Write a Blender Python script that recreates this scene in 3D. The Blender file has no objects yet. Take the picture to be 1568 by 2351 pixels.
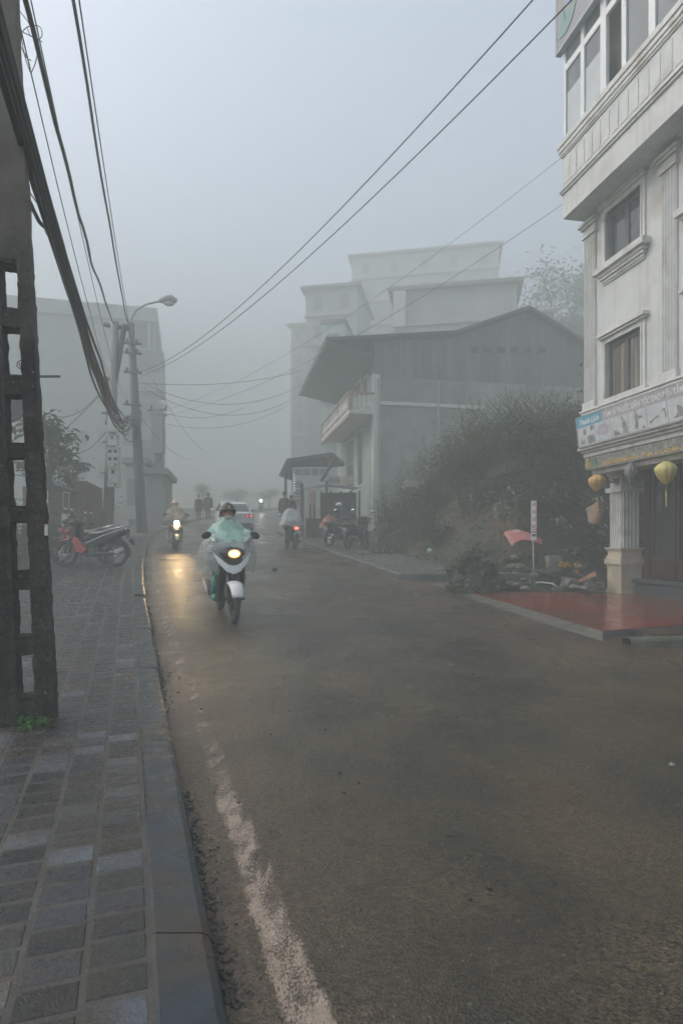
import bpy, bmesh, math, random
import numpy as np
from mathutils import Vector, Matrix, noise
R = math.radians
random.seed(7)
SC = bpy.context.scene
COL = SC.collection

# ------------------------------------------------------------------ camera, sky, sun, exposure
CAM_Z = 1.5
FD, CX, HY = 1385.0, 784.0, 1245.0          # focal length, centre and horizon of the photograph measured on a 1568 x 2351 copy
cam_d = bpy.data.cameras.new('camera')
cam_d.sensor_fit = 'HORIZONTAL'; cam_d.sensor_width = 36
cam_d.lens = 36 * FD / 1568
cam_d.shift_y = (HY - 1175.5) / 1568
cam_d.clip_end = 1000
cam = bpy.data.objects.new('camera', cam_d); COL.objects.link(cam)
cam.location = (0, 0, CAM_Z); cam.rotation_euler = (R(90), 0, 0)
SC.camera = cam

SUN_EL, SUN_AZ = 42, -84                       # degrees above the road, degrees to the left of straight ahead
world = bpy.data.worlds.new('World'); SC.world = world; world.use_nodes = True
wt = world.node_tree; wt.nodes.clear()
w_sky = wt.nodes.new('ShaderNodeTexSky'); w_sky.sky_type = 'NISHITA'; w_sky.sun_disc = False
w_sky.sun_elevation = R(SUN_EL); w_sky.sun_rotation = R(SUN_AZ)
w_sky.air_density = 1.0; w_sky.dust_density = 4.0; w_sky.ozone_density = 0.6
w_bg = wt.nodes.new('ShaderNodeBackground'); w_bg.inputs['Strength'].default_value = 0.15
w_out = wt.nodes.new('ShaderNodeOutputWorld')
w_hs = wt.nodes.new('ShaderNodeHueSaturation'); w_hs.inputs['Saturation'].default_value = .68      # overcast: paler than a clear sky
wt.links.new(w_sky.outputs[0], w_hs.inputs['Color']); wt.links.new(w_hs.outputs[0], w_bg.inputs[0]); wt.links.new(w_bg.outputs[0], w_out.inputs[0])
sun_d = bpy.data.lights.new('sun', 'SUN'); sun_d.energy = 0.5; sun_d.angle = R(60); sun_d.color = (1, .97, .92)
sun = bpy.data.objects.new('sun', sun_d); COL.objects.link(sun)
az, el = R(SUN_AZ), R(SUN_EL)
sdir = Vector((math.sin(az) * math.cos(el), math.cos(az) * math.cos(el), math.sin(el)))
sun.rotation_euler = (-sdir).to_track_quat('-Z', 'Y').to_euler()
sun.location = (0, 0, 60)
SC.view_settings.view_transform = 'Standard'; SC.view_settings.look = 'None'
SC.view_settings.gamma = 1; SC.view_settings.exposure = 1.86
SC.render.engine = 'CYCLES'
cy = SC.cycles
cy.use_denoising = True; cy.max_bounces = 10; cy.diffuse_bounces = 3; cy.glossy_bounces = 3
cy.transmission_bounces = 4; cy.volume_bounces = 5; cy.transparent_max_bounces = 16
cy.sample_clamp_indirect = 4; cy.caustics_reflective = False; cy.caustics_refractive = False
try:
    cy.volume_step_rate = 4
except Exception:
    pass

# ------------------------------------------------------------------ haze
FOG_D = 0.0240

# ------------------------------------------------------------------ naming helpers
def tag(o, label=None, cat=None, group=None, kind=None):
    if label: o['label'] = label
    if cat: o['category'] = cat
    if group: o['group'] = group
    if kind: o['kind'] = kind
    return o
def empty(name, loc=(0, 0, 0), rz=0, label=None, cat=None, group=None):
    o = bpy.data.objects.new(name, None); COL.objects.link(o)
    o.location = loc; o.rotation_euler = (0, 0, rz); o.empty_display_size = .1
    return tag(o, label, cat, group)
def copy_tree(o, parent=None):
    c = o.copy(); COL.objects.link(c); c.parent = parent
    for ch in list(o.children): copy_tree(ch, c)
    return c

# ------------------------------------------------------------------ materials
def pm(name, col, rough=.6, col2=None, c2=(2.5, .5, .25), var=.18, vscale=9, bump=0, bscale=60, metal=0, spec=.5,
       emit=None, estr=0, alpha=1, rvar=0, coat=0, attr=None, streak=None, stretch=(1, 1, 1), flat=False):
    """c2 = (scale, threshold, softness) of patches of col2; streak = (colour, amount) of vertical run marks."""
    m = bpy.data.materials.new(name); m.use_nodes = True
    nt = m.node_tree; N = nt.nodes; L = nt.links
    b = N['Principled BSDF']
    b.inputs['Roughness'].default_value = rough; b.inputs['Metallic'].default_value = metal
    b.inputs['Specular IOR Level'].default_value = spec
    b.inputs['Coat Weight'].default_value = coat; b.inputs['Coat Roughness'].default_value = .12
    if alpha < 1: b.inputs['Alpha'].default_value = alpha
    tc = N.new('ShaderNodeTexCoord'); mp = N.new('ShaderNodeMapping'); mp.inputs['Scale'].default_value = stretch
    L.new(tc.outputs['Object'], mp.inputs[0])
    def nz(scale, det=4, dist=0, src=None):
        n = N.new('ShaderNodeTexNoise'); n.inputs['Scale'].default_value = scale; n.inputs['Detail'].default_value = det
        n.inputs['Distortion'].default_value = dist
        L.new((src or mp).outputs[0], n.inputs['Vector']); return n
    def ramp(src, lo, hi):
        r = N.new('ShaderNodeMapRange'); r.inputs[1].default_value = lo; r.inputs[2].default_value = hi
        L.new(src, r.inputs[0]); return r.outputs[0]
    def mix(fac, a, bb, mode='MIX'):
        x = N.new('ShaderNodeMix'); x.data_type = 'RGBA'; x.blend_type = mode
        for sock, v in ((x.inputs[0], fac), (x.inputs[6], a), (x.inputs[7], bb)):
            if isinstance(v, (int, float)): sock.default_value = v
            elif isinstance(v, tuple): sock.default_value = (*v[:3], 1)
            else: L.new(v, sock)
        return x.outputs[2]
    base = tuple(col)
    if attr:
        a = N.new('ShaderNodeAttribute'); a.attribute_name = attr; base = a.outputs['Color']
    if col2:
        n = nz(c2[0], 6, .3); base = mix(ramp(n.outputs[0], c2[1] - c2[2], c2[1] + c2[2]), base, tuple(col2))
    if streak:
        ms = N.new('ShaderNodeMapping'); ms.inputs['Scale'].default_value = (7, 7, .35); L.new(tc.outputs['Object'], ms.inputs[0])
        n = nz(1.0, 5, 0, ms); f = N.new('ShaderNodeMath'); f.operation = 'MULTIPLY'; f.inputs[1].default_value = streak[1]
        L.new(ramp(n.outputs[0], .5, .75), f.inputs[0]); base = mix(f.outputs[0], base, tuple(streak[0]))
    if var:
        n = nz(vscale, 5); v = N.new('ShaderNodeMapRange'); v.inputs[1].default_value = .3; v.inputs[2].default_value = .7
        v.inputs[3].default_value = 1 - var; v.inputs[4].default_value = 1 + var; L.new(n.outputs[0], v.inputs[0])
        cm = N.new('ShaderNodeVectorMath'); cm.operation = 'SCALE'
        if isinstance(base, tuple): cm.inputs[0].default_value = base[:3]
        else: L.new(base, cm.inputs[0])
        L.new(v.outputs[0], cm.inputs['Scale']); base = cm.outputs[0]
    if isinstance(base, tuple): b.inputs['Base Color'].default_value = (*base[:3], 1)
    else: L.new(base, b.inputs['Base Color'])
    if rvar:
        n = nz(vscale * .7, 3); r = N.new('ShaderNodeMapRange'); r.inputs[1].default_value = .35; r.inputs[2].default_value = .65
        r.inputs[3].default_value = max(.05, rough - rvar); r.inputs[4].default_value = min(1, rough + rvar)
        L.new(n.outputs[0], r.inputs[0]); L.new(r.outputs[0], b.inputs['Roughness'])
    if bump:
        n = nz(bscale, 6); bp = N.new('ShaderNodeBump'); bp.inputs['Strength'].default_value = bump; bp.inputs['Distance'].default_value = .01
        L.new(n.outputs[0], bp.inputs['Height']); L.new(bp.outputs[0], b.inputs['Normal'])
    if emit:
        b.inputs['Emission Color'].default_value = (*emit, 1); b.inputs['Emission Strength'].default_value = estr
    return m

# ------------------------------------------------------------------ mesh builder
class MB:
    def __init__(s): s.v = []; s.f = []; s.m = []; s.c = None; s.cur = 0
    def add(s, vs, fs):
        k = len(s.v); s.v.extend([tuple(p) for p in vs]); s.f.extend([tuple(i + k for i in f) for f in fs]); s.m.extend([s.cur] * len(fs)); return s
    def box(s, c, size, rot=None, taper=1):
        x, y, z = (d / 2 for d in size); c = Vector(c)
        vs = [Vector((sx * x * (taper if sz > 0 else 1), sy * y * (taper if sz > 0 else 1), sz * z)) for sz in (-1, 1) for sy in (-1, 1) for sx in (-1, 1)]
        if rot is not None: vs = [rot @ p for p in vs]
        return s.add([p + c for p in vs], [(0, 2, 3, 1), (4, 5, 7, 6), (0, 1, 5, 4), (2, 6, 7, 3), (0, 4, 6, 2), (1, 3, 7, 5)])
    def span(s, x0, x1, y0, y1, z0, z1): return s.box(((x0 + x1) / 2, (y0 + y1) / 2, (z0 + z1) / 2), (abs(x1 - x0), abs(y1 - y0), abs(z1 - z0)))
    def bar(s, p, q, w, h=None):
        p, q = Vector(p), Vector(q); d = q - p
        if d.length < 1e-6: return s
        rot = d.to_track_quat('X', 'Z').to_matrix()
        return s.box((p + q) / 2, (d.length, w, h or w), rot)
    def tube(s, pts, r, seg=8, cap=True, flat=1):
        pts = [Vector(p) for p in pts]; n = len(pts); rs = r if isinstance(r, (list, tuple)) else [r] * n
        k = len(s.v); up = None
        for i, p in enumerate(pts):
            d = (pts[min(i + 1, n - 1)] - pts[max(i - 1, 0)]).normalized()
            if up is None:
                up = Vector((0, 0, 1)) if abs(d.z) < .9 else Vector((0, 1, 0))
            a = d.cross(up).normalized(); bb = a.cross(d).normalized(); up = bb
            for j in range(seg):
                t = 2 * math.pi * j / seg; q = p + (a * math.cos(t) * flat + bb * math.sin(t)) * rs[i]; s.v.append(tuple(q))
        fs = []
        for i in range(n - 1):
            for j in range(seg):
                fs.append((k + i * seg + j, k + i * seg + (j + 1) % seg, k + (i + 1) * seg + (j + 1) % seg, k + (i + 1) * seg + j))
        if cap:
            fs.append(tuple(k + j for j in reversed(range(seg)))); fs.append(tuple(k + (n - 1) * seg + j for j in range(seg)))
        s.f.extend(fs); s.m.extend([s.cur] * len(fs)); return s
    def lathe(s, prof, c=(0, 0, 0), seg=16, rot=None, lobes=0, lob=0):
        k = len(s.v); c = Vector(c); n = len(prof)
        for (r, z) in prof:
            for j in range(seg):
                t = 2 * math.pi * j / seg; rr = r * (1 + lob * abs(math.sin(t * lobes / 2)) - lob) if lobes else r
                p = Vector((rr * math.cos(t), rr * math.sin(t), z))
                if rot is not None: p = rot @ p
                s.v.append(tuple(p + c))
        fs = []
        for i in range(n - 1):
            for j in range(seg):
                fs.append((k + i * seg + j, k + i * seg + (j + 1) % seg, k + (i + 1) * seg + (j + 1) % seg, k + (i + 1) * seg + j))
        fs.append(tuple(k + j for j in reversed(range(seg)))); fs.append(tuple(k + (n - 1) * seg + j for j in range(seg)))
        s.f.extend(fs); s.m.extend([s.cur] * len(fs)); return s
    def ell(s, c, r, seg=14, rings=9, rot=None, fn=None):
        prof = []
        k = len(s.v); c = Vector(c)
        for i in range(rings + 1):
            ph = math.pi * i / rings
            for j in range(seg):
                t = 2 * math.pi * j / seg
                u = Vector((math.sin(ph) * math.cos(t), math.sin(ph) * math.sin(t), -math.cos(ph)))
                sc = fn(u) if fn else 1
                p = Vector((u.x * r[0], u.y * r[1], u.z * r[2])) * sc
                if rot is not None: p = rot @ p
                s.v.append(tuple(p + c))
        fs = [(k + i * seg + j, k + i * seg + (j + 1) % seg, k + (i + 1) * seg + (j + 1) % seg, k + (i + 1) * seg + j) for i in range(rings) for j in range(seg)]
        s.f.extend(fs); s.m.extend([s.cur] * len(fs)); return s
    def prism(s, poly, a, b, axis='y'):
        """extrude a 2D outline: axis y -> (x, z) outline between y = a and y = b, and so on"""
        def P(u, w, t): return {'y': (u, t, w), 'x': (t, u, w), 'z': (u, w, t)}[axis]
        n = len(poly); vs = [P(u, w, a) for u, w in poly] + [P(u, w, b) for u, w in poly]
        fs = [tuple(range(n)), tuple(reversed(range(n, 2 * n)))] + [(i, i + n, (i + 1) % n + n, (i + 1) % n) for i in range(n)]
        return s.add(vs, fs)
    def grid(s, fn, nu, nv, closed_u=False):
        k = len(s.v)
        for i in range(nu + (0 if closed_u else 1)):
            for j in range(nv + 1): s.v.append(tuple(fn(i / nu, j / nv)))
        M = nu if closed_u else nu + 1
        fs = [(k + i * (nv + 1) + j, k + ((i + 1) % M) * (nv + 1) + j, k + ((i + 1) % M) * (nv + 1) + j + 1, k + i * (nv + 1) + j + 1) for i in range(nu) for j in range(nv)]
        s.f.extend(fs); s.m.extend([s.cur] * len(fs)); return s
    def leaf(s, p, d, up, ln, w, fold=.25):
        d = Vector(d).normalized(); side = d.cross(Vector(up))
        if side.length < .05: side = d.cross(Vector((1, 0, .3)))
        side.normalize(); nn = side.cross(d); p = Vector(p); mid = p + d * ln * .45 - nn * ln * .04
        return s.add([p, mid + side * w / 2 + nn * w * fold, p + d * ln - nn * ln * .15, mid - side * w / 2 + nn * w * fold], [(0, 1, 2), (0, 2, 3)])
    def rough(s, amp, sc, k0=0):
        for i in range(k0, len(s.v)):
            p = Vector(s.v[i]); s.v[i] = tuple(p + noise.noise_vector(p * sc) * amp)
        return s
    def build(s, name, mats, parent=None, smooth=False, loc=None, rz=None, bevel=0, recalc=True):
        me = bpy.data.meshes.new(name); me.from_pydata(s.v, [], s.f)
        mats = mats if isinstance(mats, (list, tuple)) else [mats]
        for m in mats: me.materials.append(m)
        me.polygons.foreach_set('material_index', s.m)
        if recalc:
            bm = bmesh.new(); bm.from_mesh(me); bmesh.ops.recalc_face_normals(bm, faces=bm.faces); bm.to_mesh(me); bm.free()
        if smooth:
            me.polygons.foreach_set('use_smooth', [True] * len(me.polygons))
        me.update()
        o = bpy.data.objects.new(name, me); COL.objects.link(o)
        if parent: o.parent = parent
        if loc is not None: o.location = loc
        if rz is not None: o.rotation_euler = (0, 0, rz)
        if bevel:
            md = o.modifiers.new('edge', 'BEVEL'); md.width = bevel; md.segments = 2; md.limit_method = 'ANGLE'
        return o

def text_mesh(name, s, size, mat, parent, loc, rot, depth=.004, align='LEFT', sx=1, shear=0):
    cu = bpy.data.curves.new(name, 'FONT'); cu.body = s; cu.size = size; cu.extrude = depth; cu.align_x = align; cu.shear = shear; cu.offset = size * .022
    t = bpy.data.objects.new(name, cu); COL.objects.link(t)
    bpy.context.view_layer.update()
    me = bpy.data.meshes.new_from_object(t.evaluated_get(bpy.context.evaluated_depsgraph_get()))
    COL.objects.unlink(t); bpy.data.objects.remove(t)
    me.materials.clear(); me.materials.append(mat)
    o = bpy.data.objects.new(name, me); COL.objects.link(o); o.parent = parent
    o.location = loc; o.rotation_euler = rot; o.scale = (sx, 1, 1)
    return o

# ------------------------------------------------------------------ the lie of the land
_gy = [-40, 0, 3, 6, 9, 12, 14, 20, 25, 30, 36, 45, 60, 90, 150]
_gz = [-.3, 0, .05, .17, .36, .57, .73, 1.2, 1.62, 2.05, 2.65, 3.5, 4.8, 6.6, 8]
_ys = np.arange(-40, 151, .25); _zs = np.interp(_ys, _gy, _gz)
_k = np.ones(13) / 13; _zs2 = np.convolve(np.pad(_zs, 6, mode='edge'), _k, 'valid')
def gY(y): return float(np.interp(y, _ys, _zs2))
_ky = [-40, 1.88, 7.85, 13.45, 17, 22.6, 28, 31, 36, 45, 60, 90, 150]
_kx = [14.4, -.369, -2.477, -4.43, -5.57, -7.25, -8.65, -9.1, -9.3, -8.8, -6.5, 0, 16]
_xs = np.convolve(np.pad(np.interp(_ys, _ky, _kx), 10, mode='edge'), np.ones(21) / 21, 'valid')
def xl(y): return float(np.interp(y, _ys, _xs))
def gz(x, y): return gY(y) - .03 * min(max(x - xl(y) - 3, 0), 8)
def xr(y): return 1.33 - .287 * (y - 13.9) if y < 30 else xl(y) + 6.2
def P(dx, dy, Y): return Vector(((dx - CX) / FD * Y, Y, CAM_Z - (dy - HY) / FD * Y))
def G(dx, dy, lift=0, lo=1.2, hi=90):
    """the ground point seen at (dx, dy)"""
    y = lo
    while y < hi:
        p = P(dx, dy, y)
        if p.z <= gz(p.x, y) + lift: return p
        y += .02
    return P(dx, dy, hi)

# ------------------------------------------------------------------ ground, road, kerbs, pavements
def struct(o): o['kind'] = 'structure'; return o
M_earth = pm('wet earth', (.075, .06, .045), .7, col2=(.05, .055, .03), c2=(.8, .5, .2), var=.3, bump=.5, bscale=12)
mb = MB()
mb.grid(lambda u, v: (lambda x, y: (x, y, gz(x, y) - .12 - (.05 if xl(y) < x < xl(y) + 6 else 0)))(-80 + 160 * u, -14 + 144 * v), 160, 144)
struct(mb.build('ground', M_earth, smooth=True))

def road_material():
    m = bpy.data.materials.new('wet asphalt'); m.use_nodes = True; nt = m.node_tree; N = nt.nodes; L = nt.links; b = N['Principled BSDF']
    tc = N.new('ShaderNodeTexCoord')
    def nz(scale, det=5, dist=0, st=(1, 1, 1)):
        mp = N.new('ShaderNodeMapping'); mp.inputs['Scale'].default_value = st; L.new(tc.outputs['Object'], mp.inputs[0])
        n = N.new('ShaderNodeTexNoise'); n.inputs['Scale'].default_value = scale; n.inputs['Detail'].default_value = det; n.inputs['Distortion'].default_value = dist
        L.new(mp.outputs[0], n.inputs['Vector']); return n.outputs[0]
    def mr(src, a, bb, c=0, d=1):
        r = N.new('ShaderNodeMapRange'); r.inputs[1].default_value = a; r.inputs[2].default_value = bb; r.inputs[3].default_value = c; r.inputs[4].default_value = d
        L.new(src, r.inputs[0]); return r.outputs[0]
    def mth(op, a, bb):
        x = N.new('ShaderNodeMath'); x.operation = op
        for s_, v in zip(x.inputs, (a, bb)):
            if isinstance(v, (int, float)): s_.default_value = v
            else: L.new(v, s_)
        return x.outputs[0]
    def mix(f, a, bb):
        x = N.new('ShaderNodeMix'); x.data_type = 'RGBA'
        for s_, v in ((x.inputs[0], f), (x.inputs[6], a), (x.inputs[7], bb)):
            if isinstance(v, (int, float)): s_.default_value = v
            elif isinstance(v, tuple): s_.default_value = (*v, 1)
            else: L.new(v, s_)
        return x.outputs[2]
    vo = N.new('ShaderNodeTexVoronoi'); vo.inputs['Scale'].default_value = 95; L.new(tc.outputs['Object'], vo.inputs['Vector'])
    vcol = N.new('ShaderNodeSeparateColor'); L.new(vo.outputs['Color'], vcol.inputs[0])
    stone = mr(vcol.outputs[0], 0, 1, .4, 1.75)
    fleck = mr(vcol.outputs[1], .990, .996)
    c = mix(mr(nz(1.1, 5, .4), .38, .66), (.027, .0215, .0120), (.058, .0440, .0220))
    ea = N.new('ShaderNodeAttribute'); ea.attribute_name = 'edge'
    ra = N.new('ShaderNodeAttribute'); ra.attribute_name = 'redge'
    n_m = nz(2.6, 6, .6)
    mudl = mth('MULTIPLY', mr(ea.outputs['Fac'], .15, .75, 1, 0), mr(n_m, .3, .62, .35, 1))
    mudr = mth('MULTIPLY', mr(ra.outputs['Fac'], .0, 1.0), mr(nz(1.4, 6, .8), .38, .62))
    streaks = mth('MULTIPLY', mr(nz(.6, 6, .4, (1.6, .35, 1)), .52, .68), .55)
    c = mix(streaks, c, (.085, .057, .026))
    c = mix(mudl, c, (.062, .043, .026)); c = mix(mudr, c, (.085, .045, .022))
    sc = N.new('ShaderNodeVectorMath'); sc.operation = 'SCALE'; L.new(c, sc.inputs[0]); L.new(stone, sc.inputs['Scale'])
    c = mix(mth('MULTIPLY', fleck, .8), sc.outputs[0], (.13, .12, .10))
    cr = N.new('ShaderNodeTexVoronoi'); cr.feature = 'DISTANCE_TO_EDGE'; cr.inputs['Scale'].default_value = 9
    wv = N.new('ShaderNodeVectorMath'); wv.operation = 'ADD'; nn = N.new('ShaderNodeTexNoise'); nn.inputs['Scale'].default_value = 14; L.new(tc.outputs['Object'], nn.inputs['Vector'])
    sc2 = N.new('ShaderNodeVectorMath'); sc2.operation = 'SCALE'; sc2.inputs['Scale'].default_value = .22; L.new(nn.outputs['Color'], sc2.inputs[0])
    L.new(tc.outputs['Object'], wv.inputs[0]); L.new(sc2.outputs[0], wv.inputs[1]); L.new(wv.outputs[0], cr.inputs['Vector'])
    crack = mth('MULTIPLY', mr(cr.outputs['Distance'], .0, .02, 1, 0), mr(nz(3.2, 4), .5, .6))
    c = mix(mth('MULTIPLY', crack, .75), c, (.012, .011, .01))
    L.new(c, b.inputs['Base Color'])
    L.new(mth('ADD', mr(nz(.8, 5, .5), .35, .65, .22, .44), mth('MULTIPLY', mudl, .12)), b.inputs['Roughness'])
    b.inputs['Specular IOR Level'].default_value = .5
    h = mth('ADD', mth('MULTIPLY', nz(120, 3), .6), mth('MULTIPLY', vo.outputs['Distance'], .9))
    h = mth('SUBTRACT', h, mth('MULTIPLY', crack, .6))
    bp = N.new('ShaderNodeBump'); bp.inputs['Strength'].default_value = .85; bp.inputs['Distance'].default_value = .005; L.new(h, bp.inputs['Height'])
    b2 = N.new('ShaderNodeBump'); b2.inputs['Strength'].default_value = .35; b2.inputs['Distance'].default_value = .03; L.new(nz(7, 3), b2.inputs['Height']); L.new(bp.outputs[0], b2.inputs['Normal'])
    L.new(b2.outputs[0], b.inputs['Normal'])
    return m
def rows(y0, y1):
    y, o = y0, []
    while y < y1: o.append(y); y += .18 if y < 14 else .4 if y < 32 else 1.5
    return o + [y1]
ry = rows(-5, 128); NX = 44
mb = MB(); edge = []; redge = []
def road_w(y): return 15.0 if y < 7.4 else 7.2 if y > 9.4 else 15.0 - (y - 7.4) / 2.0 * 7.8
for y in ry:
    w = road_w(y)
    for j in range(NX + 1):
        x = xl(y) - .06 + (w + .06) * (j / NX) ** 1.25
        mb.v.append((x, y, gz(x, y))); edge.append(x - xl(y) + .12 * noise.noise(Vector((x * 1.1, y * 1.1, 0))))
        redge.append(min(1, max(0, (x - xl(y) - 3.4) / 3.2)) * (1 if y < 11 else max(.25, 1 - (y - 11) / 6)))
for i in range(len(ry) - 1):
    for j in range(NX):
        k = i * (NX + 1) + j; mb.f.append((k, k + 1, k + NX + 2, k + NX + 1)); mb.m.append(0)
road = struct(mb.build('road', road_material(), smooth=True))
for nm, dat in (('edge', edge), ('redge', redge)):
    a = road.data.attributes.new(nm, 'FLOAT', 'POINT'); a.data.foreach_set('value', dat)

# worn edge line, a thin sheet of paint following the kerb
def paint_material():
    m = pm('worn road paint', (.36, .29, .225), .5, col2=(.17, .13, .095), c2=(9, .5, .2), var=.35, bump=.4, bscale=90); nt = m.node_tree; N = nt.nodes; L = nt.links
    b = N['Principled BSDF']; tc = N.new('ShaderNodeTexCoord')
    def nz(s, d, st=(1, 1, 1)):
        mp = N.new('ShaderNodeMapping'); mp.inputs['Scale'].default_value = st; L.new(tc.outputs['Object'], mp.inputs[0])
        n = N.new('ShaderNodeTexNoise'); n.inputs['Scale'].default_value = s; n.inputs['Detail'].default_value = d; n.inputs['Distortion'].default_value = .4; L.new(mp.outputs[0], n.inputs['Vector']); return n.outputs[0]
    a = N.new('ShaderNodeAttribute'); a.attribute_name = 'keep'
    s1 = N.new('ShaderNodeMath'); s1.operation = 'MULTIPLY_ADD'; s1.inputs[1].default_value = .55; L.new(nz(120, 4, (1.5, .6, 1)), s1.inputs[0])
    s2 = N.new('ShaderNodeMath'); s2.operation = 'MULTIPLY'; s2.inputs[1].default_value = .6; L.new(nz(6, 7, (2, .6, 1)), s2.inputs[0]); L.new(s2.outputs[0], s1.inputs[2])
    d = N.new('ShaderNodeMath'); d.operation = 'ADD'; L.new(s1.outputs[0], d.inputs[0]); L.new(a.outputs['Fac'], d.inputs[1])
    r = N.new('ShaderNodeMapRange'); r.inputs[1].default_value = .53; r.inputs[2].default_value = .66; L.new(d.outputs[0], r.inputs[0]); L.new(r.outputs[0], b.inputs['Alpha'])
    return m
mb = MB(); keep = []
ys = []; y = 1.0
while y < 27: ys.append(y); y += .05 if y < 6 else .15
_w = [(1.0, .05), (2.6, .055), (3.3, .045), (3.55, .0), (3.75, -.08), (4.3, -.03), (5.0, -.05), (5.6, .01), (6.3, -.01), (7.2, .01), (9, .02), (11, .03), (14, .05), (20, .02), (27, -.04)]
for y in ys:
    k = float(np.interp(y, [a for a, _ in _w], [b for _, b in _w]))
    for j in range(9):
        t = j / 8; x = xl(y) + (.165 + .165 * t) * 1.055 + .006 * math.sin(y * 5.1)
        mb.v.append((x, y, gz(x, y) + .004)); keep.append(k - (.16 if j in (0, 8) else .03 if j in (1, 7) else 0))
for i in range(len(ys) - 1):
    for j in range(8):
        q = i * 9 + j; mb.f.append((q, q + 1, q + 10, q + 9)); mb.m.append(0)
line = struct(mb.build('road_marking', paint_material()))
a = line.data.attributes.new('keep', 'FLOAT', 'POINT'); a.data.foreach_set('value', keep)

# kerb of long stone blocks
M_kerb = pm('kerb stone', (.022, .030, .037), .36, col2=(.042, .033, .021), c2=(3.0, .55, .10), var=.22, vscale=14, bump=.25, bscale=90, rvar=.12, spec=.34)
KH, KW = .11, .20
mb = MB(); y = .2; i = 0
while y < 62:
    ln = 1.0 if y < 30 else 2.0
    y1 = y + ln * .945 - .008
    tilt = random.uniform(-.004, .004); off = random.uniform(-.006, .006)
    if abs(y - 9.7) < .5: tilt -= .03
    st = 5; k = len(mb.v)
    prof = [(0, -.10), (0, KH - .035), (-.010, KH - .012), (-.035, KH), (-KW + .012, KH), (-KW, KH - .01), (-KW, -.10)]
    for q in range(st + 1):
        yy = y + (y1 - y) * q / st; x0 = xl(yy)
        for (dx, dz) in prof: mb.v.append((x0 + dx * 1.055 + off, yy, gY(yy) + dz + tilt))
    n = len(prof)
    for q in range(st):
        for j in range(n - 1): mb.f.append((k + q * n + j, k + q * n + j + 1, k + (q + 1) * n + j + 1, k + (q + 1) * n + j)); mb.m.append(0)
    mb.f.append(tuple(k + j for j in range(n))); mb.m.append(0); mb.f.append(tuple(k + st * n + j for j in reversed(range(n)))); mb.m.append(0)
    y += ln * .945; i += 1
struct(mb.build('kerb', M_kerb))

# paved footpath: near pavers are cut one by one, each with its own tone and a little tilt
M_grout = pm('muddy joints', (.044, .034, .021), .55, col2=(.045, .045, .045), c2=(4, .5, .2), var=.25, bump=.4, bscale=70)
M_paver = pm('slate pavers', (.1, .1, .1), .33, col2=(.036, .029, .019), c2=(2.2, .58, .10), var=.28, vscale=45, bump=.45, bscale=110, attr='tone', rvar=.17, spec=.42)
PW, PL, PN, PY = .20, .142, 23, 25.0
mb = MB(); tone = []
def px(y, t): return xl(y) - (KW + .012 + t) * 1.055
rnd = random.Random(3)
for cidx in range(PN):
    y = .2 + (rnd.random() * .1) + .33 * cidx * PW
    while y < PY:
        ln = PL * .945 * rnd.choice([1, 1, 1, 1, 1.02, .98])
        j = .006 + rnd.random() * .004; t0, t1 = cidx * PW + j, (cidx + 1) * PW - j
        sk = -.34 * .25
        ya, yb = y + j, y + ln - j
        lift = .1035 + rnd.uniform(-.001, .001); ta, tb = rnd.uniform(-.0018, .0018), rnd.uniform(-.0018, .0018)
        k = len(mb.v); bev = .006
        for inset, dz in ((0, -.006), (bev, 0)):
            for (yy, tt, sa, sb) in ((ya + inset, t0 + inset, -1, -1), (ya + inset, t1 - inset, -1, 1), (yb - inset, t1 - inset, 1, 1), (yb - inset, t0 + inset, 1, -1)):
                yz = yy - .30 * tt
                x = px(yz, tt); mb.v.append((x, yz, gY(yz) + lift + dz + sa * ta + sb * tb))
        fs = [(k + 4, k + 5, k + 6, k + 7)] + [(k + q, k + (q + 1) % 4, k + 4 + (q + 1) % 4, k + 4 + q) for q in range(4)]
        mb.f.extend(fs); mb.m.extend([0] * 5)
        r = rnd.random(); g = rnd.uniform(.018, .036)
        if r < .24: g = rnd.uniform(.008, .014)
        elif r > .88: g = rnd.uniform(.06, .10)
        tint = rnd.choice([(.98, 1, 1.04), (.88, 1, 1.16), (1.03, 1, .94), (.92, 1.0, 1.12)])
        tone.extend([(g * tint[0], g * tint[1], g * tint[2], 1)] * 8)
        y += ln
paver = struct(mb.build('footpath', M_paver, recalc=False))
a = paver.data.attributes.new('tone', 'FLOAT_COLOR', 'POINT'); a.data.foreach_set('color', [c for t in tone for c in t])
# bed under the pavers, carried on as plain paving into the distance
M_far = pm('distant paving', (.075, .075, .075), .45, col2=(.05, .048, .042), c2=(3, .5, .2), var=.25)
mb = MB(); ry2 = [v for v in ry if .2 < v < 62]
for y in ry2:
    for t in (0, 1, 2, 3, 4, 4.6): mb.v.append((xl(y) - (KW + t) * 1.055, y, gY(y) + (.1005 if y < PY else .104)))
for i in range(len(ry2) - 1):
    for j in range(5): q = i * 6 + j; mb.f.append((q, q + 1, q + 7, q + 6)); mb.m.append(0 if ry2[i] < PY else 1)
struct(mb.build('pavement_bed', [M_grout, M_far]))
# earth verge behind the footpath
mb = MB()
for y in ry2:
    for t in (4.55, 6, 9, 16, 40): mb.v.append((xl(y) - (KW + t) * 1.055, y, gY(y) + .09 + (.1 * noise.noise(Vector((t, y * .5, 3))) if t > 5 else 0)))
for i in range(len(ry2) - 1):
    for j in range(4): q = i * 5 + j; mb.f.append((q, q + 1, q + 6, q + 5)); mb.m.append(0)
struct(mb.build('verge', M_earth, smooth=True))

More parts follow.
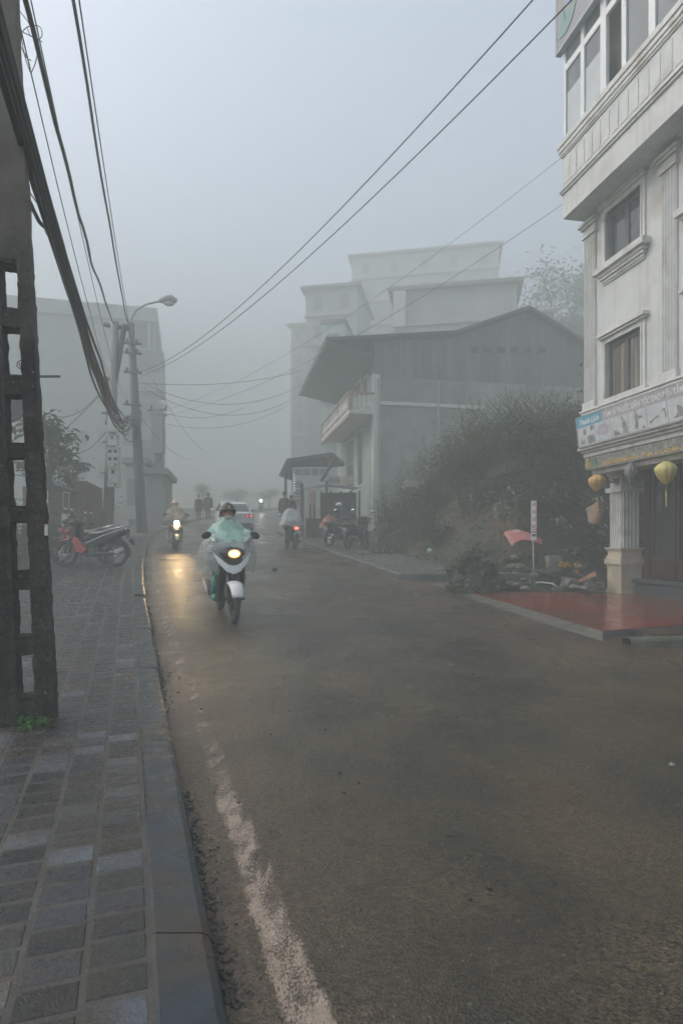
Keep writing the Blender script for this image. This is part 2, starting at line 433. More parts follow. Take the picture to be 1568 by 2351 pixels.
# mud washed against the kerb
M_mud = pm('wet mud', (.034, .027, .020), .5, var=.3, bump=.6, bscale=50)
rnd = random.Random(11); mb = MB()
for k in range(2600):
    y = 1.9 + 20 * rnd.random() ** 1.4
    dens = .5 + .5 * noise.noise(Vector((0, y * .9, 5)))
    if rnd.random() > dens * 1.5 or noise.noise(Vector((2, y * .6, 1))) < -.12: continue
    d = .01 + abs(rnd.gauss(0, .05)); x = xl(y) + d; s = rnd.uniform(.003, .011) * (1.25 if d < .05 else .7)
    mb.ell((x, y, gz(x, y) + s * .2), (s, s * rnd.uniform(.8, 1.8), s * .4), 6, 4, Matrix.Rotation(rnd.random() * 3, 3, 'Z'))
for k in range(90):
    y = 2.2 + 12 * rnd.random(); x = xl(y) + rnd.uniform(.05, 1.3); s = rnd.uniform(.004, .012)
    mb.ell((x, y, gz(x, y) + s * .4), (s, s * 1.3, s * .7), 6, 4)
tag(mb.rough(.006, 60).build('mud', M_mud, smooth=True), 'dark wet mud and grit washed along the foot of the kerb', 'mud', kind='stuff')

# pavement on the house side, with its own kerb face and end
M_conc = pm('wet concrete', (.105, .105, .095), .42, col2=(.06, .056, .046), c2=(1.3, .52, .16), var=.25, bump=.3, bscale=40, rvar=.14)
mb = MB(); yy = [13.9 + .35 * i for i in range(100)]
for y in yy:
    x = xr(y); z = gz(x, y)
    for dx, dz in ((0, -.08), (.0, .11), (.03, .13), (.14, .132), (.16, .125), (1.2, .13), (3.2, .15)): mb.v.append((x + dx + .01 * noise.noise(Vector((dx, y, 2))), y - .07 * dx, z + dz + .008 * noise.noise(Vector((dx * 3, y * 2, 0)))))
n = 7
for i in range(len(yy) - 1):
    for j in range(n - 1): q = i * n + j; mb.f.append((q, q + 1, q + n + 1, q + n)); mb.m.append(0)
k = len(mb.v)
for j in range(1, n): p = mb.v[j]; mb.v.append((p[0], p[1] - .02, p[2] - .25))
for j in range(1, n - 1): mb.f.append((j, j + 1, k + j, k + j - 1)); mb.m.append(0)
struct(mb.build('sidewalk', M_conc))

# concrete apron and the red painted forecourt of the white building
def sheet(name, mat, near, far, lift, depth=.25, nx=30, ny=8):
    def at(pl, u):
        u *= len(pl) - 1; i = min(int(u), len(pl) - 2); return pl[i].lerp(pl[i + 1], u - i)
    m_ = MB()
    def fn(u, v):
        p = at(near, u).lerp(at(far, u), v); return (p.x, p.y, p.z + lift(u, v))
    m_.grid(fn, nx, ny)
    k = len(m_.v)
    for i in range(nx + 1): p = m_.v[i * (ny + 1)]; m_.v.append((p[0], p[1], p[2] - depth))
    for i in range(nx): m_.f.append((i * (ny + 1), (i + 1) * (ny + 1), k + i + 1, k + i)); m_.m.append(1)
    return struct(m_.build(name, [mat, M_conc]))
M_red = pm('red floor paint', (.18, .028, .013), .20, col2=(.10, .042, .025), c2=(1.1, .55, .10), var=.2, vscale=5, bump=.04, bscale=9, rvar=.07, spec=.55)
n_red = [G(1088, 1362, .03), G(1180, 1389, .05), G(1250, 1408, .06), G(1320, 1430, .07), G(1383, 1449, .08)]
e = n_red[-1]; n_red += [Vector((e.x + 1.45, e.y + .50, e.z + .02)), Vector((e.x + 4.5, e.y + .9, e.z + .05))]
f_red = [G(1095, 1358, .03), G(1190, 1359, .04), G(1290, 1360, .05)]
f_red += [Vector((5.75, 13.8, .365)), Vector((6.7, 13.4, .38)), Vector((8.6, 12.9, .385)), Vector((9.5, 12, .39))]
sheet('forecourt', M_red, n_red, f_red, lambda u, v: .004 * math.sin(u * 9 + v * 5))
M_apron = pm('worn apron concrete', (.115, .108, .09), .45, col2=(.075, .058, .042), c2=(2.2, .5, .14), var=.25, bump=.35, bscale=35, rvar=.12)
n_ap = [G(985, 1338, .006), G(1090, 1377, .006), G(1170, 1404, .006), G(1250, 1431, .006), G(1330, 1456, .006), G(1385, 1472, .006)]
f_ap = [G(1040, 1340, .015), G(1086, 1363, .028)] + [v - Vector((0, 0, .012)) for v in n_red[1:5]]
sheet('apron', M_apron, n_ap, f_ap, lambda u, v: .012 * v * 0 + .004 * noise.noise(Vector((u * 20, v * 4, 0))), depth=.1)

# ------------------------------------------------------------------ the white building
M_white = pm('weathered white wall', (.55, .57, .57), .7, col2=(.36, .34, .28), c2=(1.1, .68, .10), var=.07, vscale=2.5, streak=((.36, .32, .25), .5), bump=.1, bscale=30)
M_trim = pm('white trim', (.57, .585, .575), .6, col2=(.36, .33, .26), c2=(2.2, .64, .10), var=.08, vscale=4, streak=((.38, .34, .26), .45))
M_cream = pm('cream plinth', (.56, .50, .40), .5, col2=(.42, .36, .27), c2=(2, .55, .2), var=.1)
M_pvc = pm('white window frame', (.66, .68, .69), .35, var=.04)
M_dkframe = pm('dark window frame', (.075, .07, .07), .4, var=.1)
M_curtain = pm('curtain', (.30, .26, .22), .8, var=.35, vscale=1.2, stretch=(14, 14, .3))
M_glass = pm('window glass', (.035, .042, .048), .06, spec=.9, var=.1, vscale=1)
M_glassb = pm('balcony glass', (.14, .17, .19), .08, alpha=.5, spec=.9, var=.15, vscale=.8)
M_overlay = pm('pale blind', (.40, .44, .46), .4, var=.08, vscale=2)
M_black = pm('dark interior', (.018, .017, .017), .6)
M_wood = pm('dark red wood', (.050, .014, .011), .32, col2=(.028, .011, .009), c2=(3, .5, .2), var=.3, vscale=3, stretch=(6, 6, .6))
M_step = pm('dark step stone', (.05, .055, .06), .35, var=.2)
M_marble = pm('grey marble', (.17, .175, .16), .22, col2=(.34, .33, .30), c2=(14, .56, .14), var=.35, vscale=30)
M_gold = pm('gold letters', (.62, .40, .08), .4, var=.1)
WB = empty('white_building', (5.51, 13.6, 0), R(-79.1), 'tall white plastered building with fluted pilasters and a long glazed balcony', 'building')
def part(name, mb_, mat, par=WB, **k): return mb_.build(name, mat, par, **k)
S1 = 7.0
mb = MB()
for a_, b_, z0, z1 in ((0, .765, 3.5, 8.8), (1.887, 3.17, 3.5, 8.8), (4.29, S1, 3.5, 8.8), (.765, 1.887, 3.5, 4.53), (.765, 1.887, 5.73, 7.36), (.765, 1.887, 8.50, 8.8), (3.17, 4.29, 3.5, 4.53), (3.17, 4.29, 5.73, 7.36), (3.17, 4.29, 8.5, 8.8)):
    mb.span(a_, b_, 0, .22, z0, z1)
mb.span(0, S1, .22, 8, 3.3, 16.5)
mb.span(0, S1, .0, .22, 8.8, 16.5)
part('wall', mb, M_white)
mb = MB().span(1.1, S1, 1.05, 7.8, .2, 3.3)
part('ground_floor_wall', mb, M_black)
mb = MB().span(.05, S1, .12, .62, 3.02, 3.3).span(.05, .5, .62, 1.1, 3.02, 3.3)
mb.span(.0, S1, .0, .14, 3.115, 3.3)
part('beam', mb, M_trim)
# pilasters with flutes
for (a_, b_) in ((0.02, .40), (2.47, 2.83), (4.9, 5.28)):
    mb = MB(); mb.span(a_, b_, -.05, 0, 4.45, 8.30)
    wdt = (b_ - a_) / 5
    for q in range(5):
        mb.prism([(a_ + wdt * q + .018, -.05), (a_ + wdt * q + .03, -.078), (a_ + wdt * (q + 1) - .03, -.078), (a_ + wdt * (q + 1) - .018, -.05)], 4.62, 8.28, 'z')
    for z0, z1, o in ((4.45, 4.62, .09), (8.30, 8.38, .10), (8.38, 8.50, .07), (8.50, 8.56, .12), (8.56, 8.62, .16)):
        mb.span(a_ - o + .05, b_ + o - .05, -o, 0, z0, z1)
    part('pilaster', mb, M_trim, bevel=.006)
def window(s0, s1, z0, z1, fancy):
    mb = MB()                                              # plaster surround
    mb.span(s0 - .11, s0, -.045, .12, z0, z1).span(s1, s1 + .11, -.045, .12, z0, z1).span(s0 - .11, s1 + .11, -.045, .12, z1, z1 + .10)
    mb.span(s0 - .035, s0 - .0, -.065, -.045, z0, z1).span(s1, s1 + .035, -.065, -.045, z0, z1)
    mb.span(s0 - .15, s1 + .15, -.10, 0, z1 + .10, z1 + .15).span(s0 - .19, s1 + .19, -.14, 0, z1 + .15, z1 + .22)
    fr = part('window', mb, M_trim, bevel=.005)
    mb = MB()
    for a_, b_ in ((s0, s0 + .07), (s1 - .07, s1), ((s0 + s1) / 2 - .06, (s0 + s1) / 2 + .06)): mb.span(a_, b_, .06, .11, z0, z1)
    mb.span(s0 + .07, s1 - .07, .062, .108, z0, z0 + .08).span(s0 + .07, s1 - .07, .062, .108, z1 - .1, z1)
    part('frame', mb, M_dkframe, fr)
    mb = MB().span(s0 + .05, s1 - .05, .085, .09, z0 + .05, z1 - .05)
    part('pane', mb, M_glass if fancy else M_curt_glass, fr)
    mb = MB()
    if fancy:
        mb.span(s0 - .24, s1 + .24, -.20, 0, z0 - .13, z0).span(s0 - .16, s1 + .16, -.13, 0, z0 - .20, z0 - .13).span(s0 - .12, s1 + .12, -.10, 0, z0 - .26, z0 - .20).span(s0 - .10, s1 + .10, -.06, 0, z0 - .32, z0 - .26).span(s0 - .09, s1 + .09, -.035, 0, z0 - .36, z0 - .32)
    else:
        mb.span(s0 - .16, s1 + .18, -.11, 0, z0 - .09, z0)
    part('sill', mb, M_trim, fr, bevel=.006)
M_curt_glass = pm('curtained glass', (.10, .09, .08), .12, col2=(.24, .20, .165), c2=(1.0, .52, .08), var=.25, vscale=1.5, stretch=(9, 9, .4), spec=.8)
for s0 in (.765, 3.17):
    window(s0, s0 + 1.122, 4.53, 5.73, False); window(s0, s0 + 1.122, 7.36, 8.50, True)
mb = MB().span(-.06, S1, -.09, .0, 4.30, 4.44).span(-.08, S1, -.12, 0, 4.40, 4.45)
part('ledge', mb, M_trim, bevel=.008)
mb = MB().span(-.04, S1, -.10, 0, 3.49, 3.55).span(-.07, S1, -.17, 0, 3.55, 3.60).span(-.02, S1, -.05, 0, 3.40, 3.49).span(-.06, S1, -.15, 0, 3.60, 3.63)
part('cornice', mb, M_trim, bevel=.006)
# marble name band
mb = MB().span(0, S1, -.022, 0, 3.12, 3.40)
band = part('fascia', mb, M_marble)
text_mesh('lettering', 'DC: 067 MUONG HOA   TT-SA  A . LAO CAI   DT: 0', .098, M_gold, band, (.62, -.024, 3.155), (R(90), 0, 0), .006, sx=1.18, shear=.1)
mb = MB()
for s_ in (-1, 1):
    mb.tube([(.13 + s_ * .005, -.03, 3.16), (.13 + s_ * .02, -.03, 3.20), (.13 + s_ * .062, -.03, 3.19), (.13 + s_ * .075, -.03, 3.235), (.13 + s_ * .05, -.03, 3.255), (.13 + s_ * .038, -.03, 3.232)], [.008, .012, .011, .010, .009, .006], 6)
    mb.tube([(.13, -.03, 3.21), (.13 + s_ * .012, -.03, 3.28), (.13 + s_ * .05, -.03, 3.31), (.13 + s_ * .055, -.03, 3.34)], [.01, .013, .011, .007], 6)
    mb.tube([(.13, -.03, 3.30), (.13 + s_ * .02, -.03, 3.345), (.13 + s_ * .028, -.03, 3.375)], [.011, .011, .006], 6)
    mb.tube([(.13, -.03, 3.18), (.13 + s_ * .022, -.03, 3.155), (.13 + s_ * .03, -.03, 3.135)], [.009, .008, .005], 6)
mb.tube([(.13, -.03, 3.13), (.13, -.03, 3.375)], [.008, .012], 6)
part('ornament', mb, M_gold, band, smooth=True)
mb = MB().lathe([(.001, 0), (.095, 0), (.095, .008), (.001, .010)], (.37, -.022, 3.265), 22, Matrix.Rotation(R(90), 3, 'X'))
part('emblem', mb, pm('blue green emblem', (.075, .12, .15), .4, col2=(.07, .15, .09), c2=(7, .5, .06), var=.2), band)
# corner pillar on its plinth
def square(mb_, s0, s1, y0, y1, z0, z1, o): return mb_.span(s0 - o, s1 + o, y0 - o, y1 + o, z0, z1)
p0, p1, q0, q1 = .0, .415, .60, 1.04
mb = MB()
mb.span(p0, p1, q0, q1, 1.2, 3.06)
for q in range(5):
    w5 = (q1 - q0) / 5; mb.prism([(q0 + w5 * q + .02, p1), (q0 + w5 * q + .032, p1 + .024), (q0 + w5 * (q + 1) - .032, p1 + .024), (q0 + w5 * (q + 1) - .02, p1)][::-1] and [(p1, q0 + w5 * q + .02), (p1 + .024, q0 + w5 * q + .032), (p1 + .024, q0 + w5 * (q + 1) - .032), (p1, q0 + w5 * (q + 1) - .02)], 1.38, 2.62, 'z')
    w5 = (p1 - p0) / 5; mb.prism([(p0 + w5 * q + .018, q0), (p0 + w5 * q + .03, q0 - .022), (p0 + w5 * (q + 1) - .03, q0 - .022), (p0 + w5 * (q + 1) - .018, q0)], 1.38, 2.62, 'z')
square(mb, p0, p1, q0, q1, 2.62, 2.72, .07); square(mb, p0, p1, q0, q1, 2.92, 3.06, .06)
pil = part('pillar', mb, M_trim, bevel=.006)
mb = MB()
for z0, z1, o in ((.30, .42, .065), (.42, .46, .05), (.46, .92, .04), (.92, .96, .05), (.96, 1.0, .055), (1.0, 1.12, .085), (1.12, 1.19, .06), (1.19, 1.30, .035), (1.30, 1.34, .05), (1.34, 1.38, .08)):
    square(mb, p0, p1, q0, q1, z0, z1, o)
part('plinth', mb, M_cream, pil, bevel=.008)
npl = MB().span(.14, .26, q0 - .032, q0 - .02, .70, .80)
npl = part('number_plate', npl, pm('blue enamel', (.045, .10, .28), .35), pil)
text_mesh('lettering', '67', .075, pm('white enamel', (.75, .78, .8), .4), npl, (.155, q0 - .034, .72), (R(90), 0, 0), .002)
# doors
mb = MB()
mb.span(.62, .80, 1.0, 1.12, .72, 3.3)
for s0 in (.80, 1.55, 2.30, 3.05, 3.8):
    mb.span(s0, s0 + .10, 1.02, 1.08, .72, 3.3).span(s0 + .62, s0 + .72, 1.02, 1.08, .72, 3.3).span(s0 + .10, s0 + .62, 1.02, 1.08, .72, .86).span(s0 + .10, s0 + .62, 1.02, 1.08, 1.05, 1.15).span(s0 + .10, s0 + .62, 1.03, 1.06, .86, 1.05)
    mb.span(s0 + .72, s0 + .75, 1.0, 1.05, .72, 3.3)
dr = part('door', mb, M_wood, bevel=.006)
mb = MB().span(.80, 4.5, 1.062, 1.068, .80, 3.3); part('glazing', mb, M_glass, dr)
mb = MB().span(.56, S1, .80, 1.25, .30, .62).span(.52, S1, .76, 1.2, .62, .70)
part('step', mb, M_step, bevel=.015)
# long glazed balcony
bo = -.57
mb = MB().span(-.0, S1, bo, 0, 8.73, 8.84).span(0, S1, bo, bo + .12, 8.84, 9.26).span(0, .12, bo + .12, 0, 8.84, 9.26)
slab = part('balcony', mb, M_white)
mb = MB().span(-.03, S1, bo - .04, 0, 9.26, 9.31).span(-.05, S1, bo - .07, 0, 9.31, 9.36)
mb.span(-.03, S1, bo - .03, 0, 10.09, 10.13).span(-.045, S1, bo - .05, 0, 10.13, 10.20).span(-.07, S1, bo - .075, 0, 10.20, 10.30).span(-.09, S1, bo - .10, 0, 10.30, 10.42).span(-.05, S1, bo - .05, 0, 10.42, 10.47)
part('moulding', mb, M_trim, slab, bevel=.008)
mb = MB().span(0, S1, bo, bo + .12, 9.36, 10.09).span(0, .12, bo + .12, 0, 9.36, 10.09)
for q in range(24):
    s0 = -.02 + .283 * q
    mb.span(s0 + .055, s0 + .275, bo - .012, bo, 9.47, 10.0)
part('balustrade', mb, M_white, slab, bevel=.004)
gy = -.50
mb = MB()
mull = [(-.02, .04)]
for q in range(7): mull += [(.62 + .70 * q - (.0 if q else 0), .75 + .70 * q)]
for a_, b_ in [(-.02, .05), (.62, .75), (1.31, 1.50), (1.98, 2.11), (2.73, 2.90), (3.55, 3.7), (4.3, 4.45), (5.1, 5.25)]: mb.span(a_, b_, gy - .03, gy + .04, 10.47, 14.2)
mb.span(0, S1, gy - .028, gy + .038, 12.02, 12.17).span(0, S1, gy - .035, gy + .04, 10.47, 10.52)
mb.span(-.022, .05, -.46, -.02, 10.47, 10.55).span(-.022, .05, -.46, -.02, 12.02, 12.15)
part('glazing_frame', mb, M_pvc, slab)
mb = MB().span(.05, 1.31, gy, gy + .008, 10.5, 14.1).span(2.11, S1, gy, gy + .008, 10.5, 14.1).span(1.5, 1.98, gy, gy + .008, 12.1, 14.1).span(.0, .008, -.46, 0, 10.5, 14.1)
part('glazing', mb, M_glassb, slab)
mb = MB().span(.08, .60, gy - .006, gy - .002, 10.53, 11.5).span(.78, 1.29, gy - .006, gy - .002, 10.53, 11.5)
part('overlay', mb, M_overlay, slab)  # pale sheets just outside the glass, over its lower part
mb = MB().span(0, S1, -.30, .0, 10.47, 14.2); part('balcony_room', mb, M_dkframe, slab)
mb = MB().span(-.06, S1, -.75, 0, 14.2, 14.5); part('roof_slab', mb, M_trim)
# unlit rooftop-style sign over the balcony glass
SB2 = empty('balcony_signboard', (5.51, 13.6, 0), R(-79.1), 'large grey panel with a green and blue emblem fixed over the balcony glass', 'sign')
mb = MB().span(-.13, 3.4, -.66, -.54, 12.50, 13.9)
part('board', mb, pm('grey sign panel', (.20, .195, .21), .35, var=.12, vscale=3), SB2, bevel=.03)
mb = MB().span(-.15, 3.42, -.67, -.53, 12.47, 12.53).span(-.15, -.09, -.67, -.53, 12.53, 13.9); part('rim', mb, pm('grey metal edge', (.30, .33, .36), .35), SB2)
gx = [(.02, 12.72), (.30, 12.66), (.55, 12.80), (.80, 13.25), (.72, 13.27), (.52, 12.98), (.36, 13.12), (.26, 12.95), (.16, 13.35), (.08, 13.3)]
mb = MB().prism(gx, -.675, -.66, 'y'); part('emblem', mb, pm('faded green', (.10, .22, .19), .4), SB2)
bx = [(.30, 13.25), (.42, 13.20), (.56, 13.45), (.68, 13.30), (.76, 13.36), (.9, 13.85), (.4, 13.85)]
mb = MB().prism(bx, -.676, -.66, 'y'); part('emblem', mb, pm('faded blue', (.16, .22, .42), .4), SB2)

# shop signboard, tilted forward
SB = empty('shop_signboard', (5.51, 13.6, 0), R(-79.1), 'long picture signboard with a blue corner tilted above the marble band', 'sign')
def sgn(s_, z_, o=0):                                         # point on the tilted face
    t = (z_ - 3.625) / .635; return Vector((s_, -(.205 + .075 * t + o), z_))
def sq(mb_, a_, b_, z0, z1, o, d=.012):
    v = [sgn(a_, z0, o), sgn(b_, z0, o), sgn(b_, z1, o), sgn(a_, z1, o)]; w = [p + Vector((0, d, 0)) for p in v]
    return mb_.add(v + w, [(0, 1, 2, 3), (7, 6, 5, 4), (0, 4, 5, 1), (1, 5, 6, 2), (2, 6, 7, 3), (3, 7, 4, 0)])
mb = sq(MB(), .05, 5.4, 3.625, 4.26, 0, .05); part('board', mb, pm('sign backing', (.40, .38, .41), .4, var=.05), SB, bevel=.004)
mb = sq(sq(MB(), .05, 5.4, 3.60, 3.625, .006, .07), .03, .05, 3.60, 4.27, .006, .07); sq(mb, .05, 5.4, 4.26, 4.275, .006, .07); part('rim', mb, pm('sign rim', (.30, .30, .30), .4), SB)
mb = sq(MB(), .052, .955, 4.035, 4.258, .003, .01); part('name_panel', mb, pm('sign blue', (.11, .36, .50), .4, var=.06), SB)
M_pale = pm('pale lettering', (.72, .73, .74), .4, var=.03)
tz = sgn(0, 4.07, .007)
rx = (R(90) + math.atan2(.075, .635), 0, 0)
text_mesh('lettering', 'Thanh Lịch', .165, M_pale, SB, (.13, tz.y, 4.085), rx, .002, sx=1.0, shear=.3)
text_mesh('lettering', 'TẮM LÁ THUỐC DÂN TỘC DAO ĐỎ - TẨM QUẤT - ', .165, M_pale, SB, (1.03, tz.y, 4.085), rx, .002, sx=.70)
M_photo = pm('printed pictures', (.56, .60, .63), .4, col2=(.46, .50, .52), c2=(5, .5, .2), var=.1)
M_ink = pm('printed greys', (.17, .17, .17), .5, col2=(.30, .29, .29), c2=(12, .5, .2), var=.3)
M_mauve = pm('printed mauve', (.42, .38, .43), .5, var=.25, vscale=20)
edges_ = [.08, .71, 1.26, 1.78, 2.32, 2.86, 3.40, 3.95, 4.5, 5.05]
mb = MB()
for a_, b_ in zip(edges_, edges_[1:]): sq(mb, a_, b_ - .035, 3.64, 4.03, .003, .01)
part('picture', mb, M_photo, SB)
def blob(mb_, pts, o=.0045):
    v = [sgn(a_, z_, o) for a_, z_ in pts]; k = len(v); w = [p + Vector((0, .004, 0)) for p in v]
    return mb_.add(v + w, [tuple(range(k))] + [(i, (i + 1) % k, k + (i + 1) % k, k + i) for i in range(k)])
def ring(cx_, cz_, r1, r2, a0=0, a1=360, n=12):
    o = [(cx_ + r1 * math.cos(R(a0 + (a1 - a0) * i / n)), cz_ + r2 * math.sin(R(a0 + (a1 - a0) * i / n))) for i in range(n + 1)]
    return o
mb = MB()
blob(mb, [(.13, 3.66), (.15, 3.84), (.17, 3.72), (.21, 3.80), (.24, 3.70), (.29, 3.77), (.31, 3.66)]); blob(mb, ring(.33, 3.92, .06, .07)); blob(mb, [(.42, 3.65), (.40, 3.78), (.50, 3.84), (.55, 3.80), (.64, 3.83), (.66, 3.65)]); blob(mb, [(.52, 3.90), (.66, 3.93), (.66, 4.02), (.56, 4.02)])
blob(mb, [(1.30, 3.66), (1.31, 3.78), (1.40, 3.76), (1.46, 3.72), (1.56, 3.66)]); blob(mb, [(1.57, 3.66), (1.62, 3.74), (1.57, 3.84), (1.60, 3.93), (1.66, 3.95), (1.72, 3.84), (1.74, 3.66)]); blob(mb, ring(1.60, 3.97, .03, .035))
blob(mb, [(1.98, 3.68), (1.95, 3.74), (1.99, 3.82), (1.97, 3.93), (2.02, 3.98), (2.07, 3.92), (2.18, 3.90), (2.18, 3.87), (2.05, 3.86), (2.06, 3.76), (2.03, 3.68)]); blob(mb, ring(2.0, 4.0, .025, .028)); blob(mb, [(2.15, 3.66), (2.2, 3.74), (2.26, 3.66)])
blob(mb, [(2.36, 3.74), (2.50, 3.80), (2.62, 3.82), (2.62, 3.79), (2.5, 3.76), (2.38, 3.70)]); blob(mb, [(2.68, 3.84), (2.72, 3.92), (2.79, 3.92), (2.81, 3.78), (2.78, 3.70), (2.77, 3.86), (2.73, 3.88)])
for s0 in (2.98, 3.5, 4.05, 4.6): blob(mb, [(s0, 3.68), (s0 + .1, 3.78), (s0 + .08, 3.92), (s0 + .2, 3.86), (s0 + .26, 3.7)])
part('print', mb, M_ink, SB)
mb = MB(); blob(mb, [(.74, 3.84), (.86, 3.97), (1.05, 4.0), (1.17, 3.90), (1.19, 3.80), (1.05, 3.72), (.95, 3.76), (.80, 3.76)]); part('print', mb, M_mauve, SB)

# lanterns, lamp
def lantern(loc, r, h, mat, sq_, label, dark=None, tassel=.28):
    L_ = empty('lantern', loc, 0, label, 'lantern', 'silk lanterns hanging from the beam')
    prof = [(.12, 0), (.16, .02)] + [(.16 + (.84) * math.sin(math.pi * min(1, (t / sq_) * .5) if t < sq_ else math.pi * (.5 + .5 * (t - sq_) / (1 - sq_) * .93)), t) for t in [i / 14 for i in range(1, 15)]]
    prof = [(max(.1, a_) * r, b_ * h) for a_, b_ in prof]
    MB().lathe(prof, (0, 0, 0), 40, None, 10, .11).build('shade', mat, L_, smooth=True)
    MB().lathe([(.13 * r, -.03), (.2 * r, -.03), (.2 * r, .005), (.1 * r, .005)], (0, 0, 0), 16).lathe([(.1 * r, h - .005), (.2 * r, h - .005), (.2 * r, h + .015), (.1 * r, h + .015)], (0, 0, 0), 16).build('rim', dark or M_wood, L_)
    MB().tube([(0, 0, h), (0, 0, h + .16)], .004, 5).build('cord', M_black, L_)
    MB().tube([(0, 0, -.03), (0, 0, -.12), (.002, 0, -.13), (.006, 0, -.12 - tassel)], [.003, .004, .014, .010], 7).build('tassel', mat, L_)
def lan_at(dx, dy, Y): return P(dx, dy, Y)
M_lan1 = pm('orange yellow silk', (.52, .33, .10), .55, var=.12); M_lan2 = pm('grey silk', (.16, .16, .17), .6, var=.35, vscale=14); M_lan3 = pm('pale yellow silk', (.52, .47, .16), .55, var=.12)
lantern(lan_at(1371, 1130, 13.0), .185, .38, M_lan1, .70, 'orange yellow silk lantern beyond the white pillar')
lantern(lan_at(1448, 1108, 12.05), .128, .40, M_lan2, .55, 'dark grey egg shaped lantern in front of the white pillar', tassel=.16)
lantern(lan_at(1529, 1113, 11.1), .198, .43, M_lan3, .68, 'pale yellow silk lantern hanging before the dark door')
q = empty('security_lamp', (5.51, 13.6, 0), R(-79.1), 'small dark spot lamp on a bracket high on the white pillar', 'lamp')
MB().span(.23, .33, .545, .60, 2.78, 2.93).build('bracket', pm('grey plastic', (.25, .25, .25), .5), q)
MB().tube([(.28, .545, 2.85), (.22, .46, 2.83), (.15, .42, 2.90)], .016, 8).tube([(.16, .45, 2.92), (.05, .36, 2.99)], [.05, .055], 12).build('lamp_head', M_dkframe, q, smooth=True)

# drain grate beside the forecourt and its concrete rim
gr0 = G(1478, 1463, .0); DG = empty('drain_grate', (gr0.x, gr0.y, gz(gr0.x, gr0.y) + .06), R(14), 'rusty iron drain grate set in a muddy gully beside the red floor', 'grate')
mb = MB().span(-.1, 2.2, -.30, .28, -.04, -.02); mb.build('pit', M_black, DG)
mb = MB()
for k in range(9): mb.span(.0, 2.2, -.28 + .062 * k, -.255 + .062 * k, -.015, .03)
for k in range(5): mb.span(.0 + .5 * k, .03 + .5 * k, -.29, .27, -.02, .02)
mb.build('bars', pm('rusty iron', (.05, .038, .03), .45, col2=(.10, .045, .025), c2=(9, .5, .15), var=.3), DG, bevel=.004)
kb = G(1448, 1487, 0); ks = empty('kerb_slab', (kb.x, kb.y, gz(kb.x, kb.y)), R(7), 'low mossy concrete edging lying in front of the drain grate', 'kerb stone')
mb = MB(); mb.grid(lambda u, v: (3.0 * u, [-.0, -.0, .02, .16, .18, .18][round(v * 5)], [-.05, .07, .10, .105, .08, -.05][round(v * 5)]), 30, 5)
mb.rough(.012, 7).build('slab', pm('mossy concrete', (.10, .10, .08), .55, col2=(.055, .06, .03), c2=(4, .5, .15), var=.3, bump=.5, bscale=25), ks)

# ------------------------------------------------------------------ foreground utility pole
M_pole = pm('old dark concrete', (.034, .029, .023), .85, col2=(.010, .008, .006), c2=(6, .5, .10), var=.6, vscale=26, bump=1.0, bscale=45, streak=((.075, .066, .052), .7), spec=.3)
def pole_mat():
    m = M_pole; nt = m.node_tree; N = nt.nodes; L = nt.links; b = N['Principled BSDF']; src = b.inputs['Base Color'].links[0].from_socket
    tc = N.new('ShaderNodeTexCoord'); v = N.new('ShaderNodeTexNoise'); v.inputs['Scale'].default_value = 38; v.inputs['Detail'].default_value = 2; L.new(tc.outputs['Object'], v.inputs['Vector'])
    r = N.new('ShaderNodeMapRange'); r.inputs[1].default_value = .67; r.inputs[2].default_value = .73; L.new(v.outputs[0], r.inputs[0])
    x = N.new('ShaderNodeMix'); x.data_type = 'RGBA'; x.inputs[7].default_value = (.17, .15, .105, 1); L.new(r.outputs[0], x.inputs[0]); L.new(src, x.inputs[6])
    # paler concrete tone high up, in uneven patches
    s = N.new('ShaderNodeSeparateXYZ'); L.new(tc.outputs['Object'], s.inputs[0]); n2 = N.new('ShaderNodeTexNoise'); n2.inputs['Scale'].default_value = 3.0; n2.inputs['Detail'].default_value = 6; L.new(tc.outputs['Object'], n2.inputs['Vector'])
    a = N.new('ShaderNodeMath'); a.operation = 'MULTIPLY_ADD'; a.inputs[1].default_value = 3.2; L.new(n2.outputs[0], a.inputs[0]); L.new(s.outputs['Z'], a.inputs[2])
    r2 = N.new('ShaderNodeMapRange'); r2.inputs[1].default_value = 4.2; r2.inputs[2].default_value = 5.6; r2.inputs[4].default_value = .9; L.new(a.outputs[0], r2.inputs[0])
    y = N.new('ShaderNodeMix'); y.data_type = 'RGBA'; y.inputs[7].default_value = (.16, .14, .115, 1); L.new(r2.outputs[0], y.inputs[0]); L.new(x.outputs[2], y.inputs[6]); L.new(y.outputs[2], b.inputs['Base Color'])
pole_mat()
PY0 = 4.36
pb = Vector(((69 - CX) / FD * PY0, PY0, 0)); pbz = gY(PY0) + .09
FP = empty('utility_pole', (pb.x, pb.y, pbz), R(18), 'dark mossy concrete ladder pole with square openings standing on the footpath', 'utility pole')
def pz(dy): return CAM_Z - (dy - HY) / FD * PY0 - pbz
def pw(z): return .355 - .0245 * z                        # width across the face
def pcx(z): return -.038 * z                              # lean
holes = [(1499, 1599), (1353, 1460), (1200, 1312), (1054, 1167), (914, 1024), (763, 870), (620, 720)]
hz_ = [(pz(b_), pz(a_)) for a_, b_ in holes]
D2 = .115
mb = MB()
